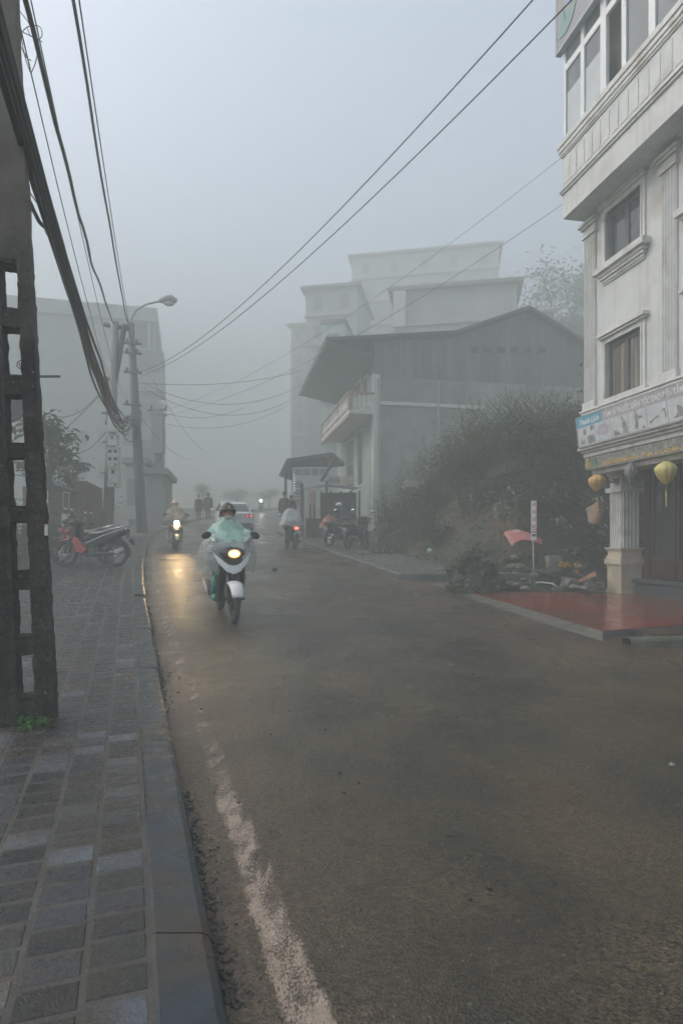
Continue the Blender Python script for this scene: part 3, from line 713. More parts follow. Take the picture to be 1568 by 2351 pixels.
def rail(sd, z0, z1, n):
    def fn(u, v):
        z = z0 + (z1 - z0) * v; w = pw(z); c = pcx(z); hw = .055 + .004 * z * 0
        q = [(sd * w / 2, -D2 + .0), (sd * w / 2, D2), (sd * hw * 1.0, D2), (sd * hw, -D2)]
        i = min(3, int(u * 4 + 1e-6)); f = u * 4 - i; a_, b_ = q[i % 4], q[(i + 1) % 4]
        return (c + a_[0] + (b_[0] - a_[0]) * f, (a_[1] + (b_[1] - a_[1]) * f) * (1 - .02 * z), z)
    mb.grid(fn, 16, n)
rail(-1, -.15, 3.35, 90); rail(1, -.15, 3.35, 90)
bars_ = [(-.15, hz_[0][0])] + [(hz_[i][1], hz_[i + 1][0]) for i in range(6)] + [(hz_[6][1], 3.4)]
for z0, z1 in bars_:
    def fn(u, v, z0=z0, z1=z1):
        t = u * 4; i = min(3, int(t + 1e-6)); f = t - i; q = [(-1, z0), (-1, z1), (1, z1), (1, z0)]
        z = [z0, z1, z1, z0, z0][i] + ([z0, z1, z1, z0, z0][i + 1] - [z0, z1, z1, z0, z0][i]) * f
        y = [-1, -1, 1, 1, -1][i] + ([-1, -1, 1, 1, -1][i + 1] - [-1, -1, 1, 1, -1][i]) * f
        return (pcx(z) + (-.075 + .15 * v), y * (D2 - .03), z)
    mb.grid(fn, 16, 8)
mb.grid(lambda u, v: (lambda z, t: (pcx(z) + pw(z) / 2 * [-1, 1, 1, -1, -1][t], D2 * (1 - .02 * z) * [-1, -1, 1, 1, -1][t], z))(3.3 + 5.2 * v, round(u * 4)), 4, 60)
mb.v[-1] = mb.v[-1]
mb.add([(pcx(8.5) + .07 * a_, .1 * b_, 8.5) for a_, b_ in ((-1, -1), (1, -1), (1, 1), (-1, 1))], [(0, 1, 2, 3)])
mb.rough(.010, 16).rough(.005, 55)
mb.build('shaft', M_pole, FP)
M_moss = pm('green moss', (.045, .07, .018), .9, var=.4, vscale=50, bump=1, bscale=90)
for i, (z0, z1) in enumerate(hz_[:5]):
    MB().grid(lambda u, v: (pcx(z0) - .058 + .116 * u, -.095 + .19 * v, z0 + .006 + .016 * abs(noise.noise(Vector((u * 5, v * 5, i * 3))))), 14, 14).build('moss', M_moss, FP, smooth=True)
z_ = pz(1217); st = MB().span(pcx(z_) + pw(z_) / 2 + .002, pcx(z_) + pw(z_) / 2 + .012, -.105, -.02, z_ - .04, z_ + .04)
st.build('sticker', pm('torn paper sticker', (.66, .50, .42), .5, col2=(.75, .72, .70), c2=(18, .5, .05)), FP)
# weed at its foot
M_weed = pm('young weed leaves', (.055, .15, .028), .45, var=.3)
def plantlet(loc, n, r, ln, label, mat, name='plant', cat='plant', group=None, seed=1, hgt=.12, wf=.55):
    rn = random.Random(seed); e_ = empty(name, loc, 0, label, cat, group); lf, stm = MB(), MB()
    for k in range(n):
        a_ = rn.random() * 6.28; rr = r * rn.random() ** .6; tip = Vector((rr * math.cos(a_), rr * math.sin(a_), hgt * (.4 + .7 * rn.random())))
        b0 = Vector((tip.x * .3, tip.y * .3, 0)); stm.tube([b0, (b0 + tip) / 2 + Vector((0, 0, .02)), tip], [.003, .0025, .0015], 5)
        for q in range(3):
            an = a_ + rn.uniform(-1.5, 1.5); lf.leaf(tip - Vector((0, 0, .012 * q)), (math.cos(an), math.sin(an), rn.uniform(-.3, .5)), (0, 0, 1), ln * rn.uniform(.7, 1.2), ln * wf)
    lf.build('foliage', mat, e_); stm.build('stem', mat, e_); return e_
wp = G(84, 1668, .1); plantlet((wp.x, wp.y - .03, wp.z), 34, .10, .042, 'small bright green weed sprouting at the foot of the ladder pole', M_weed, 'weed', 'weed', seed=5, hgt=.09, wf=.7)

# ------------------------------------------------------------------ street poles further on
M_cpole = pm('pale concrete pole', (.26, .25, .23), .75, var=.15, streak=((.15, .14, .12), .5)); M_dpole = pm('dark concrete pole', (.075, .075, .078), .75, var=.2)
M_grey = pm('grey metal', (.30, .31, .31), .45, metal=.3, var=.1); M_boxw = pm('pale meter case', (.56, .56, .53), .5, var=.08); M_cable = pm('black cable', (.022, .024, .026), .55, var=.1)
YA, YB, YC = 21.0, 27.5, 33.0
def gat(dx, Y): x = (dx - CX) / FD * Y; return Vector((x, Y, max(gz(x, Y), gY(Y) + .1)))
a0 = gat(246, YA); at_ = P(264, 738, YA)
PA = empty('utility_pole', tuple(a0), 0, 'pale round concrete pole hung with meter boxes behind the parked red motorcycles', 'utility pole')
MB().tube([(0, 0, -.2), tuple(at_ - a0)], [.19, .14], 14).build('shaft', M_cpole, PA, smooth=True)
MB().tube([(0, .02, 4.2), tuple(at_ - a0 + Vector((.34, 0, -.1)))], [.09, .10], 8).bar((-.1, 0, at_.z - a0.z - .1), (.75, 0, at_.z - a0.z - .25), .12).build('conduit', M_dpole, PA, smooth=True)
mb = MB()
for z in (1.2, 2.5, 3.6, 4.6, 5.8): mb.lathe([(.19, z), (.20, z), (.20, z + .04), (.19, z + .04)], (0, 0, 0), 14)
mb.build('band', M_grey, PA)
for i, (dx, dy0, dy1, wd, lb) in enumerate([(262, 948, 990, .34, 'pale meter box, topmost on the round concrete pole'), (261, 1000, 1023, .32, 'pale meter box without windows, second from the top on the round pole'), (262, 1029, 1062, .40, 'white meter box with four dark windows on the round concrete pole'), (262, 1063, 1072, .40, 'slim white box just under the four window meter box'), (263, 1076, 1106, .38, 'pale meter box above the lowest one on the round pole'), (262, 1108, 1119, .40, 'slim white box, lowest on the round concrete pole')]):
    c = P(dx, (dy0 + dy1) / 2, YA - .25); h = (dy1 - dy0) / FD * YA
    e_ = empty('meter_box', tuple(c), R(-6), lb, 'meter box', 'meter boxes on the pole')
    MB().box((0, 0, 0), (wd, .2, h)).box((0, -.01, h / 2), (wd + .03, .24, .025)).build('case', M_boxw, e_, bevel=.01)
    mb = MB()
    if i == 2:
        for sx in (-1, 1):
            for sz in (-1, 1): mb.span(sx * .1 - .055, sx * .1 + .055, -.112, -.101, sz * .13 - .05, sz * .13 + .05)
    elif i in (3, 5): mb.span(.07, .13, -.112, -.101, -.03, .03)
    else: mb.span(-.06, .05, -.108, -.101, h * .1, h * .38)
    mb.build('window', M_glass, e_)
# lamp pole B
b0 = gat(327, YB); bt = P(300, 742, YB)
PB = empty('street_lamp', tuple(b0), 0, 'tall dark concrete pole carrying a curved street lamp arm', 'street lamp')
MB().tube([(0, 0, -.2), tuple((bt - b0) * .5), tuple(bt - b0)], [.24, .20, .15], 14).build('shaft', M_dpole, PB, smooth=True)
arm = [P(298, 760, YB), P(301, 732, YB), P(312, 712, YB), P(335, 698, YB), P(372, 690, YB)]
MB().tube([tuple(p - b0) for p in arm], .045, 8).build('arm', M_grey, PB, smooth=True)
hd = [P(366, 690, YB) - b0, P(380, 686, YB) - b0, P(393, 686, YB) - b0, P(405, 690, YB) - b0]
lh = MB().tube([tuple(p) for p in hd], [.10, .19, .20, .10], 10).build('lamp_head', M_grey, PB, smooth=True)
MB().ell(tuple(P(388, 696, YB) - b0), (.26, .15, .12), 12, 8).build('lamp_glass', pm('milky lamp glass', (.5, .5, .48), .4), lh, smooth=True)
for dy in (790, 812, 856, 930, 965): p = P(306, dy, YB) - b0; MB().bar((p.x - .35, -.22, p.z), (p.x + .45, -.22, p.z - .06), .09).ell((p.x - .2, -.25, p.z + .08), (.07, .07, .12), 8, 6).ell((p.x + .25, -.25, p.z + .05), (.07, .07, .12), 8, 6).build('bracket', M_dpole, PB, smooth=True)
cb = P(318, 962, YB) - b0; MB().box((cb.x, -.28, cb.z), (.42, .24, .7)).build('junction_box', M_dkframe, PB, bevel=.03)
# coil of spare cable
cc = P(300, 985, YB - .5); e_ = tag(MB().tube([(.35 * math.cos(t * .5) * (1 + .03 * math.sin(t * 1.7)), .05 * math.sin(t * .9), .58 * math.sin(t * .5)) for t in range(76)], .016, 5).build('cable_coil', M_cable, loc=tuple(cc)), 'loose oval coil of black cable hanging by the lamp pole', 'cable')
# ladder pole C
c0 = gat(372, YC); ct = P(360, 940, YC)
PC = empty('utility_pole', tuple(c0), 0, 'slim concrete ladder pole with a grey cabinet, beyond the lamp pole', 'utility pole')
d = ct - c0; mb = MB(); mb.bar((-.17, 0, -.2), (d.x - .09, 0, d.z), .12, .2).bar((.17, 0, -.2), (d.x + .09, 0, d.z), .12, .2)
for k in range(12): f = (k + .5) / 12; mb.box((d.x * f, 0, d.z * f), (.34 - .16 * f, .15, .12))
mb.build('shaft', M_cpole, PC)
p = P(368, 1000, YC) - c0; MB().box((p.x, -.35, p.z), (.62, .5, 2.1)).box((p.x + .02, -.36, p.z + 1.1), (.75, .6, .14)).build('cabinet', M_grey, PC, bevel=.02)
p = ct - c0; MB().bar((p.x - .5, 0, p.z - .05), (p.x + .55, 0, p.z), .1).ell((p.x + .5, 0, p.z + .12), (.07, .07, .14), 8, 6).ell((p.x - .3, 0, p.z + .12), (.07, .07, .14), 8, 6).build('crossarm', M_dpole, PC)

# ------------------------------------------------------------------ overhead lines
def wire(A, B, sag, r, label, group=None, name='overhead_cable', n=26, wob=0, seed=0):
    A, B = Vector(A), Vector(B); pts = []
    for i in range(n + 1):
        t = i / n; p = A.lerp(B, t); p.z -= 4 * sag * t * (1 - t)
        if wob: p += noise.noise_vector(Vector((t * 9, seed, 0))) * wob * min(1, 6 * t * (1 - t) + .3)
        pts.append(p)
    o = A.copy(); m_ = MB().tube([p - o for p in pts], r, 6)
    return tag(m_.build(name, M_cable, loc=tuple(o), smooth=True), label, 'cable', group)
A0 = P(2, -12, 3.5); B0 = P(302, 965, YB - .3)
rn = random.Random(4)
for k in range(15):
    off = Vector((rn.uniform(-.05, .05), rn.uniform(-.05, .05), rn.uniform(-.06, .06)))
    off2 = Vector((rn.uniform(-.16, .16), 0, rn.uniform(-.3, .3)))
    wire(A0 + off - (B0 - A0) * .07, B0 + off2, 1.18 + rn.uniform(-.08, .10), rn.choice([.011, .014, .018, .022]), 'black cable in the thick bundle slung from the ladder pole to the lamp pole', 'cables in the thick roadside bundle', wob=.05, seed=k)
wire(P(40, -60, 4.5), P(262, 742, YA), .35, .022, 'pale grey twisted cable running from the ladder pole to the round pole top', wob=.05, seed=33)
wire(P(14, -80, 4.5), P(275, 905, YB), .75, .006, 'thin black wire just above the thick cable bundle', wob=.02, seed=3)
wire(P(52, -90, 4.8), P(282, 905, YB), .42, .006, 'thin taut wire between the twisted cable and the bundle', seed=4)
wire(P(160, -45, 6.4), P(306, 800, YB), .30, .020, 'thick overhead cable with knots reaching the lamp pole top', wob=.03, seed=5)
wire(P(176, -40, 6.4), P(301, 765, YB), .22, .009, 'thin overhead wire beside the thick knotted cable', seed=6)
wire(P(1275, -60, 6.8), P(312, 856, YB), .85, .0095, 'upper of two overhead wires crossing the street from the balcony side', seed=7)
wire(P(1370, -60, 6.8), P(322, 862, YB), .75, .0095, 'lower of two overhead wires crossing the street from the balcony side', seed=8)
wire(P(1300, 352, 15.0), P(368, 945, YC), .9, .005, 'faint upper wire leaving behind the white building', seed=9)
wire(P(1300, 462, 15.5), P(372, 955, YC), .9, .006, 'faint lower wire leaving behind the white building', seed=10)
HX = [(312, 878, YB, 690, 852, 33, .35, 'faint wire from the lamp pole to the house eave'), (330, 880, YB, 700, 880, 30, 1.0, 'sagging wire from the lamp pole to the balcony house'), (330, 890, YB, 690, 905, 33, 1.2, 'lower sagging wire from the lamp pole to the balcony house'),
      (352, 872, YB, 480, 1040, 46, .6, 'wire dropping from the lamp pole down the far street'), (318, 950, YB, 440, 1055, 44, .5, 'wire from the junction box down the far street'), (365, 945, YC, 560, 935, 42, .5, 'short far wire leaving the slim ladder pole'), (368, 970, YC, 660, 930, 40, .8, 'low far wire from the slim ladder pole across the street'),
      (95, 942, 19, 245, 878, YA, .6, 'slack wire from the left yard to the round pole'), (60, 1060, 17, 250, 885, YA, .1, 'straight wire rising from the left yard to the round pole'), (150, 1040, 20, 248, 985, YA, .3, 'short slack wire into the meter box pole')]
for i, (x0, y0, Y0, x1, y1, Y1, sg, lb) in enumerate(HX): wire(P(x0, y0, Y0), P(x1, y1, Y1), sg, .011, lb, seed=20 + i, n=16)
# loose wire ends tangled on the near pole
ends = [[(40, 90), (60, 62), (88, 58), (97, 75), (90, 88), (70, 80), (62, 60)], [(48, 70), (76, 84), (101, 97)], [(42, 20), (58, 40), (66, 52), (86, 100), (82, 140), (70, 170)], [(44, 45), (55, 120), (70, 165), (66, 140), (52, 112)], [(46, 100), (60, 130), (74, 138)]]
for i, pts in enumerate(ends):
    pp = [P(x, y, 4.75 + .03 * j) for j, (x, y) in enumerate(pts)]; sm = []
    for j in range(len(pp) - 1):
        for t in range(5):
            a_, b_, c_, d_ = pp[max(j - 1, 0)], pp[j], pp[j + 1], pp[min(j + 2, len(pp) - 1)]; t_ = t / 5
            sm.append(.5 * ((2 * b_) + (c_ - a_) * t_ + (2 * a_ - 5 * b_ + 4 * c_ - d_) * t_ ** 2 + (3 * b_ - a_ - 3 * c_ + d_) * t_ ** 3))
    o = sm[0].copy(); tag(MB().tube([p - o for p in sm], .0035, 5).build('loose_wire', M_cable, loc=tuple(o), smooth=True), 'thin loose wire end curling beside the top of the ladder pole', 'wire', 'loose wire ends curling on the ladder pole')
# branch cable tied to the bundle lower down the pole
wire(P(64, 455, 4.5), P(150, 585, 8.0), .05, .018, 'short tie cable slanting from the ladder pole into the bundle', wob=.02, seed=50)
wire(P(62, 430, 4.5), P(132, 520, 7.0), .03, .005, 'thin wire slanting just above the short tie cable', seed=51)

# ------------------------------------------------------------------ house with the balcony
TH = R(-79.1); LX = Vector((math.cos(TH), math.sin(TH), 0)); LY = Vector((-math.sin(TH), math.cos(TH), 0))
HK = 31 / 24
HO = Vector((1.32 * HK, 31.0, 0))
def hh(z): return CAM_Z + (z - CAM_Z) * HK
def loc_on(O, dx, dy, o):
    """(along, height) on a wall plane set o outward of O's facade, for the spot seen at (dx, dy)"""
    a_ = (dx - CX) / FD; n = -LY; Y = (o + O.x * n.x + O.y * n.y) / (a_ * n.x + n.y); p = Vector((a_ * Y - O.x, Y - O.y, 0))
    return p.dot(LX), CAM_Z - (dy - HY) / FD * Y
M_grwall = pm('damp grey render', (.30, .31, .285), .8, col2=(.20, .21, .19), c2=(.35, .5, .10), var=.25, vscale=1.2, streak=((.17, .18, .16), .45)); M_pgreen = pm('pale green wall', (.36, .42, .38), .75, col2=(.27, .31, .28), c2=(.6, .55, .2), var=.1)
M_dkroof = pm('dark roof sheet', (.06, .06, .065), .6, var=.2); M_soffit = pm('green soffit boards', (.09, .12, .10), .7, var=.2); M_rail = pm('brown rail cap', (.28, .19, .14), .6, var=.1); M_wht = pm('white window trim', (.62, .62, .60), .6, var=.05)
HB = empty('balcony_house', tuple(HO), TH, 'two storey house with deep eaves and a white balustrade balcony above the street', 'house')
LEN, DEP = 8.0 * HK, 11.0 * HK
mb = MB().span(-LEN, 0, 0, DEP, .6, hh(8.1)); hw = part('wall', mb, M_grwall, HB)
mb = MB().span(-LEN - .02, -.02, -.03, 0, .6, hh(8.3)); part('facade', mb, M_pgreen, HB)
# gable wall above, under the roof
def gpt(dx, dy):                                             # a point of the gable plane (along = 0)
    a_ = (dx - CX) / FD; n = LX; Y = HO.dot(n) / (a_ * n.x + n.y); p = Vector((a_ * Y, Y, 0)) - HO; return (p.dot(LY), CAM_Z - (dy - HY) / FD * Y)
rf = [gpt(748, 780), gpt(1040, 764), gpt(1207, 707), gpt(1352, 795)]
ovr = rf[0][0]
mb = MB().prism([(0, hh(8.0)), (DEP, hh(8.0)), (DEP, rf[3][1] - .2)] + [(rf[2][0], rf[2][1] - .25), (rf[1][0], rf[1][1] - .25), (0, rf[1][1] - .7)], -LEN, -.01, 'x')
part('gable', mb, pm('dark gable boards', (.11, .11, .115), .7, col2=(.18, .19, .185), c2=(.30, .55, .12), var=.3, vscale=2, stretch=(1, 3, .3)), HB)
for dx in (1088, 1120, 1150, 1180, 1212, 1245):
    vt = gpt(dx, 803); part('vent', MB().span(-.005, .03, vt[0] - .2, vt[0] + .2, vt[1] - .16, vt[1] + .16), M_black, HB)
mb = MB()
for dx in (868, 1005): pp_ = gpt(dx, 900); mb.tube([(.10, pp_[0], 1.0), (.10, pp_[0], hh(8.0))], .055, 8)
part('downpipe', mb, M_pgreen, HB)
ez = rf[0][1]
prof = [rf[0], rf[1], rf[2], (rf[3][0] + .6, rf[3][1] - .3)]
mb = MB().prism(prof + [(y_, z_ - .16) for y_, z_ in reversed(prof)], -LEN - .5, .45, 'x')
roof = part('roof', mb, M_dkroof, HB)
mb = MB().prism([(ovr + .02, ez - .2), (-.05, rf[1][1] - 1.5), (-.05, rf[1][1] - 1.55), (ovr + .02, ez - .25)], -LEN - .4, .40, 'x'); part('soffit', mb, M_soffit, roof)
mb = MB().span(-LEN - .5, .47, ovr - .06, ovr + .06, ez - .28, ez + .03); part('fascia', mb, M_dkroof, roof)
mb = MB().span(-.32, .05, -.08, .28, .6, hh(8.2)); part('corner_column', mb, M_wht, HB)
mb = MB().span(.0, .10, .3, 4.6 * HK, hh(6.98), hh(7.12)); part('ledge', mb, M_wht, HB)
for (dx0, dx1, dy0, dy1) in ((822, 833, 990, 1112), (796, 813, 1014, 1120), (836, 844, 868, 905), (818, 828, 880, 908)):
    (s0, _), (s1, _) = loc_on(HO, dx0, dy0, .03), loc_on(HO, dx1, dy1, .03); z0 = loc_on(HO, (dx0 + dx1) / 2, dy1, .03)[1]; z1 = loc_on(HO, (dx0 + dx1) / 2, dy0, .03)[1]
    w_ = MB().span(s0 - .1, s1 + .1, -.06, -.02, z0 - .1, z1 + .1); w_ = part('window', w_, M_wht, HB); part('pane', MB().span(s0, s1, -.07, -.055, z0, z1), M_black, w_)
    part('frame', MB().span((s0 + s1) / 2 - .04, (s0 + s1) / 2 + .04, -.085, -.07, z0, z1).span(s0, s1, -.084, -.07, (z0 + z1) / 2 - .03, (z0 + z1) / 2 + .03), M_dkframe, w_)
BZ = hh(6.75); BO = -1.05 * HK; BL_ = 7.0 * HK
bl = part('balcony', MB().span(-BL_, .05, BO, -.03, BZ - .2, BZ), M_wht, HB)
mb = MB().span(-BL_, .08, BO - .05, BO + .13, BZ + .80, BZ + .92).span(-.1, .08, BO + .13, -.03, BZ + .80, BZ + .92).span(-BL_, .06, BO - .03, BO + .1, BZ - .38, BZ - .2).span(-BL_, .05, BO, BO + .10, BZ, BZ + .06)
part('rail', mb, M_rail, bl)
mb = MB()
for k in range(23):
    s0 = -.35 - k * .37
    mb.lathe([(.045, 0), (.08, .1), (.085, .26), (.04, .49), (.06, .65), (.065, .75)], (s0, BO + .05, BZ + .055), 8)
for k in range(4): mb.lathe([(.045, 0), (.08, .1), (.085, .26), (.04, .49), (.06, .65), (.065, .75)], (0, BO + .3 + k * .26, BZ + .055), 8)
part('baluster', mb, M_wht, bl, smooth=True)
mb = MB()
for s0 in (.0, -3.0, -6.0, -BL_ + .1): mb.span(s0 - .12, s0 + .08, BO - .02, BO + .16, BZ - .02, BZ + .82)
part('balcony_post', mb, M_rail, bl)

# ------------------------------------------------------------------ buildings fading out in the fog
M_fw = pm('pale grey plaster', (.44, .45, .45), .85, var=.12, vscale=.6, streak=((.32, .32, .32), .5)); M_fg = pm('pale green plaster', (.48, .60, .56), .8, var=.1); M_fd = pm('grey roof slab', (.24, .24, .25), .8, var=.15)
def block(name, dx0, dx1, dtop, Y, depth, mat, label, base=None, roof=True, wins=0, floors=3, slab=.5, rot=-11):
    if Y > 32: Y = 32 + (Y - 32) * 3.0 + 13
    x0, x1 = (dx0 - CX) / FD * Y, (dx1 - CX) / FD * Y; zt = CAM_Z - (dtop - HY) / FD * Y; zb = gz(x0, Y) - .5 if base is None else base; w = x1 - x0
    e_ = empty(name, ((x0 + x1) / 2, Y, 0), R(rot), label, 'building')
    MB().span(-w / 2, w / 2, 0, depth, zb, zt - .3).build('wall', mat, e_)
    if roof: MB().span(-w / 2 - slab, w / 2 + slab, -slab, depth, zt - .3, zt).build('roof', M_fd, e_)
    fh = 3.1
    for f in range(floors):
        z = zt - 1.0 - fh * f
        for k in range(wins):
            c = -w / 2 + w * (k + .5) / wins; fr = MB().span(c - .55, c + .55, -.06, 0, z - 1.6, z).build('window', mat, e_); MB().span(c - .47, c + .47, -.075, -.055, z - 1.5, z - .1).build('pane', M_fd, fr)
        MB().span(-w / 2 - .15, w / 2 + .15, -.25, 0, z - 2.25, z - 2.1).build('ledge', mat, e_)
    return e_
ob = block('terrace_house', 905, 1182, 652, 33.5, 9, M_fw, 'grey house with white posts behind the balcony house roof', wins=0, floors=1)
for k in range(2): q = P(911 + 14 * k, 700, ob.location.y) - Vector(ob.location); MB().span(q.x - .25, q.x + .25, -.5, -.2, P(0, 745, ob.location.y).z, P(0, 662, ob.location.y).z).build('post', M_wht, ob)
block('roof_annex', 1130, 1262, 716, 34, 6, M_fw, 'low grey roof behind the gable peak of the balcony house', slab=.3, wins=2, floors=1)
block('apartment_building', 805, 1140, 572, 43, 10, M_fw, 'tallest block, almost lost in the fog above the balcony house', wins=5, floors=4)
block('apartment_building', 700, 820, 655, 38.5, 10, M_fw, 'grey block with an overhanging top storey left of the tallest block', wins=2, floors=3)
block('shop_house', 738, 792, 733, 32.5, 6, M_fg, 'pale green narrow house rising over the eave of the balcony house', wins=1, floors=3, slab=.1)
block('apartment_building', 667, 742, 742, 45, 12, M_fw, 'farthest grey block at the bend, beside the pale green house', wins=2, floors=5)
# left block with its flat roof slab and stacked balconies
LBY = 58.0
LBd = empty('apartment_building', (P(230, 0, LBY).x, LBY, 0), R(14), 'wide grey building with a thick roof slab behind the street poles', 'building')
def lb_x(dx, Y=58.0): return ((dx - CX) / FD * Y - LBd.location.x) / math.cos(R(14))
zt = CAM_Z + (HY - 712) / FD * (LBY + 1)
MB().span(-16, lb_x(300), 0, 9, 1, zt - 1.2).build('wall', M_fw, LBd)
MB().span(-17, lb_x(352), -.6, 9, zt - 1.2, zt + .1).build('roof', M_fw, LBd)
z1 = CAM_Z + (HY - 800) / FD * (LBY + 1)
MB().span(lb_x(300), lb_x(350), .4, 9, 1, z1 + .2).build('stair_tower', M_fw, LBd)
for dy0, dy1 in ((805, 900), (925, 1010), (1030, 1100)):
    za, zb = CAM_Z + (HY - dy1) / FD * (LBY + 1), CAM_Z + (HY - dy0) / FD * (LBY + 1)
    b_ = MB().span(lb_x(312), lb_x(368), -.5, 3, za, za + (zb - za) * .45).build('balcony', M_fw, LBd); MB().span(lb_x(312), lb_x(366), -.45, 2.9, za + (zb - za) * .45, zb).build('glazing', M_fd, b_)
MB().tube([(lb_x(333), .2, z1), (lb_x(333), .2, zt - 1.2)], .12, 8).tube([(lb_x(345), .2, z1), (lb_x(345), .2, zt - 1.2)], .06, 8).build('post', M_fg, LBd)
for k in range(4):
    for j in range(3):
        c = -3.8 + k * 2.1; z = 4.2 + j * 3.3; fr = MB().span(c - .6, c + .6, -.06, 0, z, z + 1.5).build('window', M_fw, LBd); MB().span(c - .5, c + .5, -.075, -.055, z + .1, z + 1.4).build('pane', M_fd, fr)
# low dark shopfront beyond the poles
sh = block('shop_house', 338, 372, 1075, 31.5, 5, M_fd, 'low dark shopfront behind the slim ladder pole', wins=1, floors=1, slab=.3, rot=10)
block('shop_house', 296, 330, 1052, 31.8, 4, M_fw, 'low grey shopfront between the round pole and the lamp pole', wins=1, floors=1, slab=.3, rot=10)

# ------------------------------------------------------------------ left yard: hut, wall of bushes, tree
M_tin = pm('weathered tin sheet', (.22, .24, .25), .5, metal=.2, var=.2, vscale=3, stretch=(12, 1, 1)); M_plank = pm('weathered planks', (.13, .105, .085), .8, col2=(.085, .065, .05), c2=(2, .5, .2), var=.35, vscale=5, stretch=(1, 1, 9)); M_brick = pm('dull brick', (.14, .075, .06), .85, var=.3, vscale=8)
HY0 = 20.0; hb = gat(150, HY0)
HUT = empty('plank_hut', tuple(hb), R(12), 'small hut of weathered planks with a sloping tin roof behind the parked red motorcycles', 'hut')
def hx(dx): return (dx - CX) / FD * HY0 - hb.x
def hzz(dy): return CAM_Z - (dy - HY) / FD * HY0 - hb.z
MB().span(hx(60), hx(172), 0, 3, -.3, hzz(1118)).build('wall', M_plank, HUT)
mb = MB()
for k in range(11): z = -.2 + k * .22; mb.box((hx(142), -.05, z), (hx(164) - hx(120), .03, .16), Matrix.Rotation(R(8), 3, 'X'))
mb.build('shutter_boards', M_plank, HUT)
MB().span(hx(172), hx(197), -.12, 2.8, -.3, hzz(1104)).build('brick_pier', M_brick, HUT)
mb = MB(); mb.grid(lambda u, v: (hx(40) + (hx(186) - hx(40)) * u, -.5 + 3.6 * v, hzz(1094) - .55 * u ** 1.3 + .25 * v + .025 * math.sin(u * 90)), 90, 2)
mb.build('roof', M_tin, HUT)
f_ = MB().span(hx(146), hx(160), -.09, -.06, hzz(1185), hzz(1130)).build('window', M_wht, HUT); MB().span(hx(147.5), hx(158.5), -.10, -.085, hzz(1183), hzz(1132)).build('pane', M_dkframe, f_)
MB().span(hx(144), hx(158), -.12, -.105, hzz(1208), hzz(1180)).build('notice', M_wht, HUT)
MB().span(hx(111), hx(119), -.06, -.03, hzz(1155), hzz(1128)).build('notice', M_wht, HUT)

LEAFS = [pm('leaf dark', (.020, .040, .014), .5, var=.35, vscale=3), pm('leaf mid', (.036, .066, .020), .5, var=.3, vscale=3), pm('leaf pale', (.066, .095, .036), .5, var=.3, vscale=3), pm('dry leaf', (.13, .10, .055), .7, var=.35, vscale=4), pm('grey green leaf', (.15, .20, .15), .45, var=.3, vscale=4)]
M_bark = pm('bark', (.07, .058, .045), .85, var=.3)
def tree(name, loc, H, crown, n, ll, label, cat='tree', group=None, seed=0, mats=(0, 1, 2), trunk=.12, droop=.3, lw=.5, clusters=14):
    rn = random.Random(seed); e_ = empty(name, loc, rn.random() * 6, label, cat, group)
    tr = MB(); top = Vector((rn.uniform(-.2, .2), rn.uniform(-.2, .2), H * .62)); tr.tube([(0, 0, -.3), tuple(top * .5 + Vector((.08, 0, 0))), tuple(top)], [trunk, trunk * .75, trunk * .5], 8)
    cr = MB(); cs = []
    for k in range(clusters):
        v = Vector((rn.gauss(0, 1), rn.gauss(0, 1), rn.gauss(0, 1))).normalized() * rn.random() ** .45
        c = Vector((v.x * crown[0], v.y * crown[0], H - crown[1] + v.z * crown[1])); cs.append(c)
        tr.tube([tuple(top * rn.uniform(.6, 1)), tuple((top + c) / 2 + Vector((0, 0, .1))), tuple(c)], [trunk * .35, trunk * .2, trunk * .08], 5)
    for k in range(n):
        c = rn.choice(cs); s_ = crown[0] * rn.choice([.22, .3, .38]); p = c + Vector((rn.gauss(0, s_ * .6), rn.gauss(0, s_ * .6), rn.gauss(0, s_ * .45)))
        cr.cur = rn.choices(range(len(mats)), [3, 2, 1][:len(mats)])[0]
        a_ = rn.random() * 6.28; cr.leaf(p, (math.cos(a_), math.sin(a_), rn.uniform(-droop - .4, .35 - droop)), (0, 0, 1), ll * rn.uniform(.6, 1.25), ll * lw * rn.uniform(.8, 1.2))
    cr.build('crown', [LEAFS[i] for i in mats], e_, recalc=False); tr.build('trunk', M_bark, e_, smooth=True); return e_
q = gat(112, 18.5); tree('broadleaf_tree', tuple(q), 4.05, (1.15, .85), 560, .30, 'young tree with large drooping leaves over the plank hut', seed=3, mats=(0, 1), clusters=13, lw=.55)
q = gat(150, 20.8); tree('broadleaf_tree', tuple(q), 3.3, (.85, .5), 260, .26, 'lower leafy branch spreading over the tin roof edge', seed=8, mats=(0, 1), clusters=7, lw=.5)
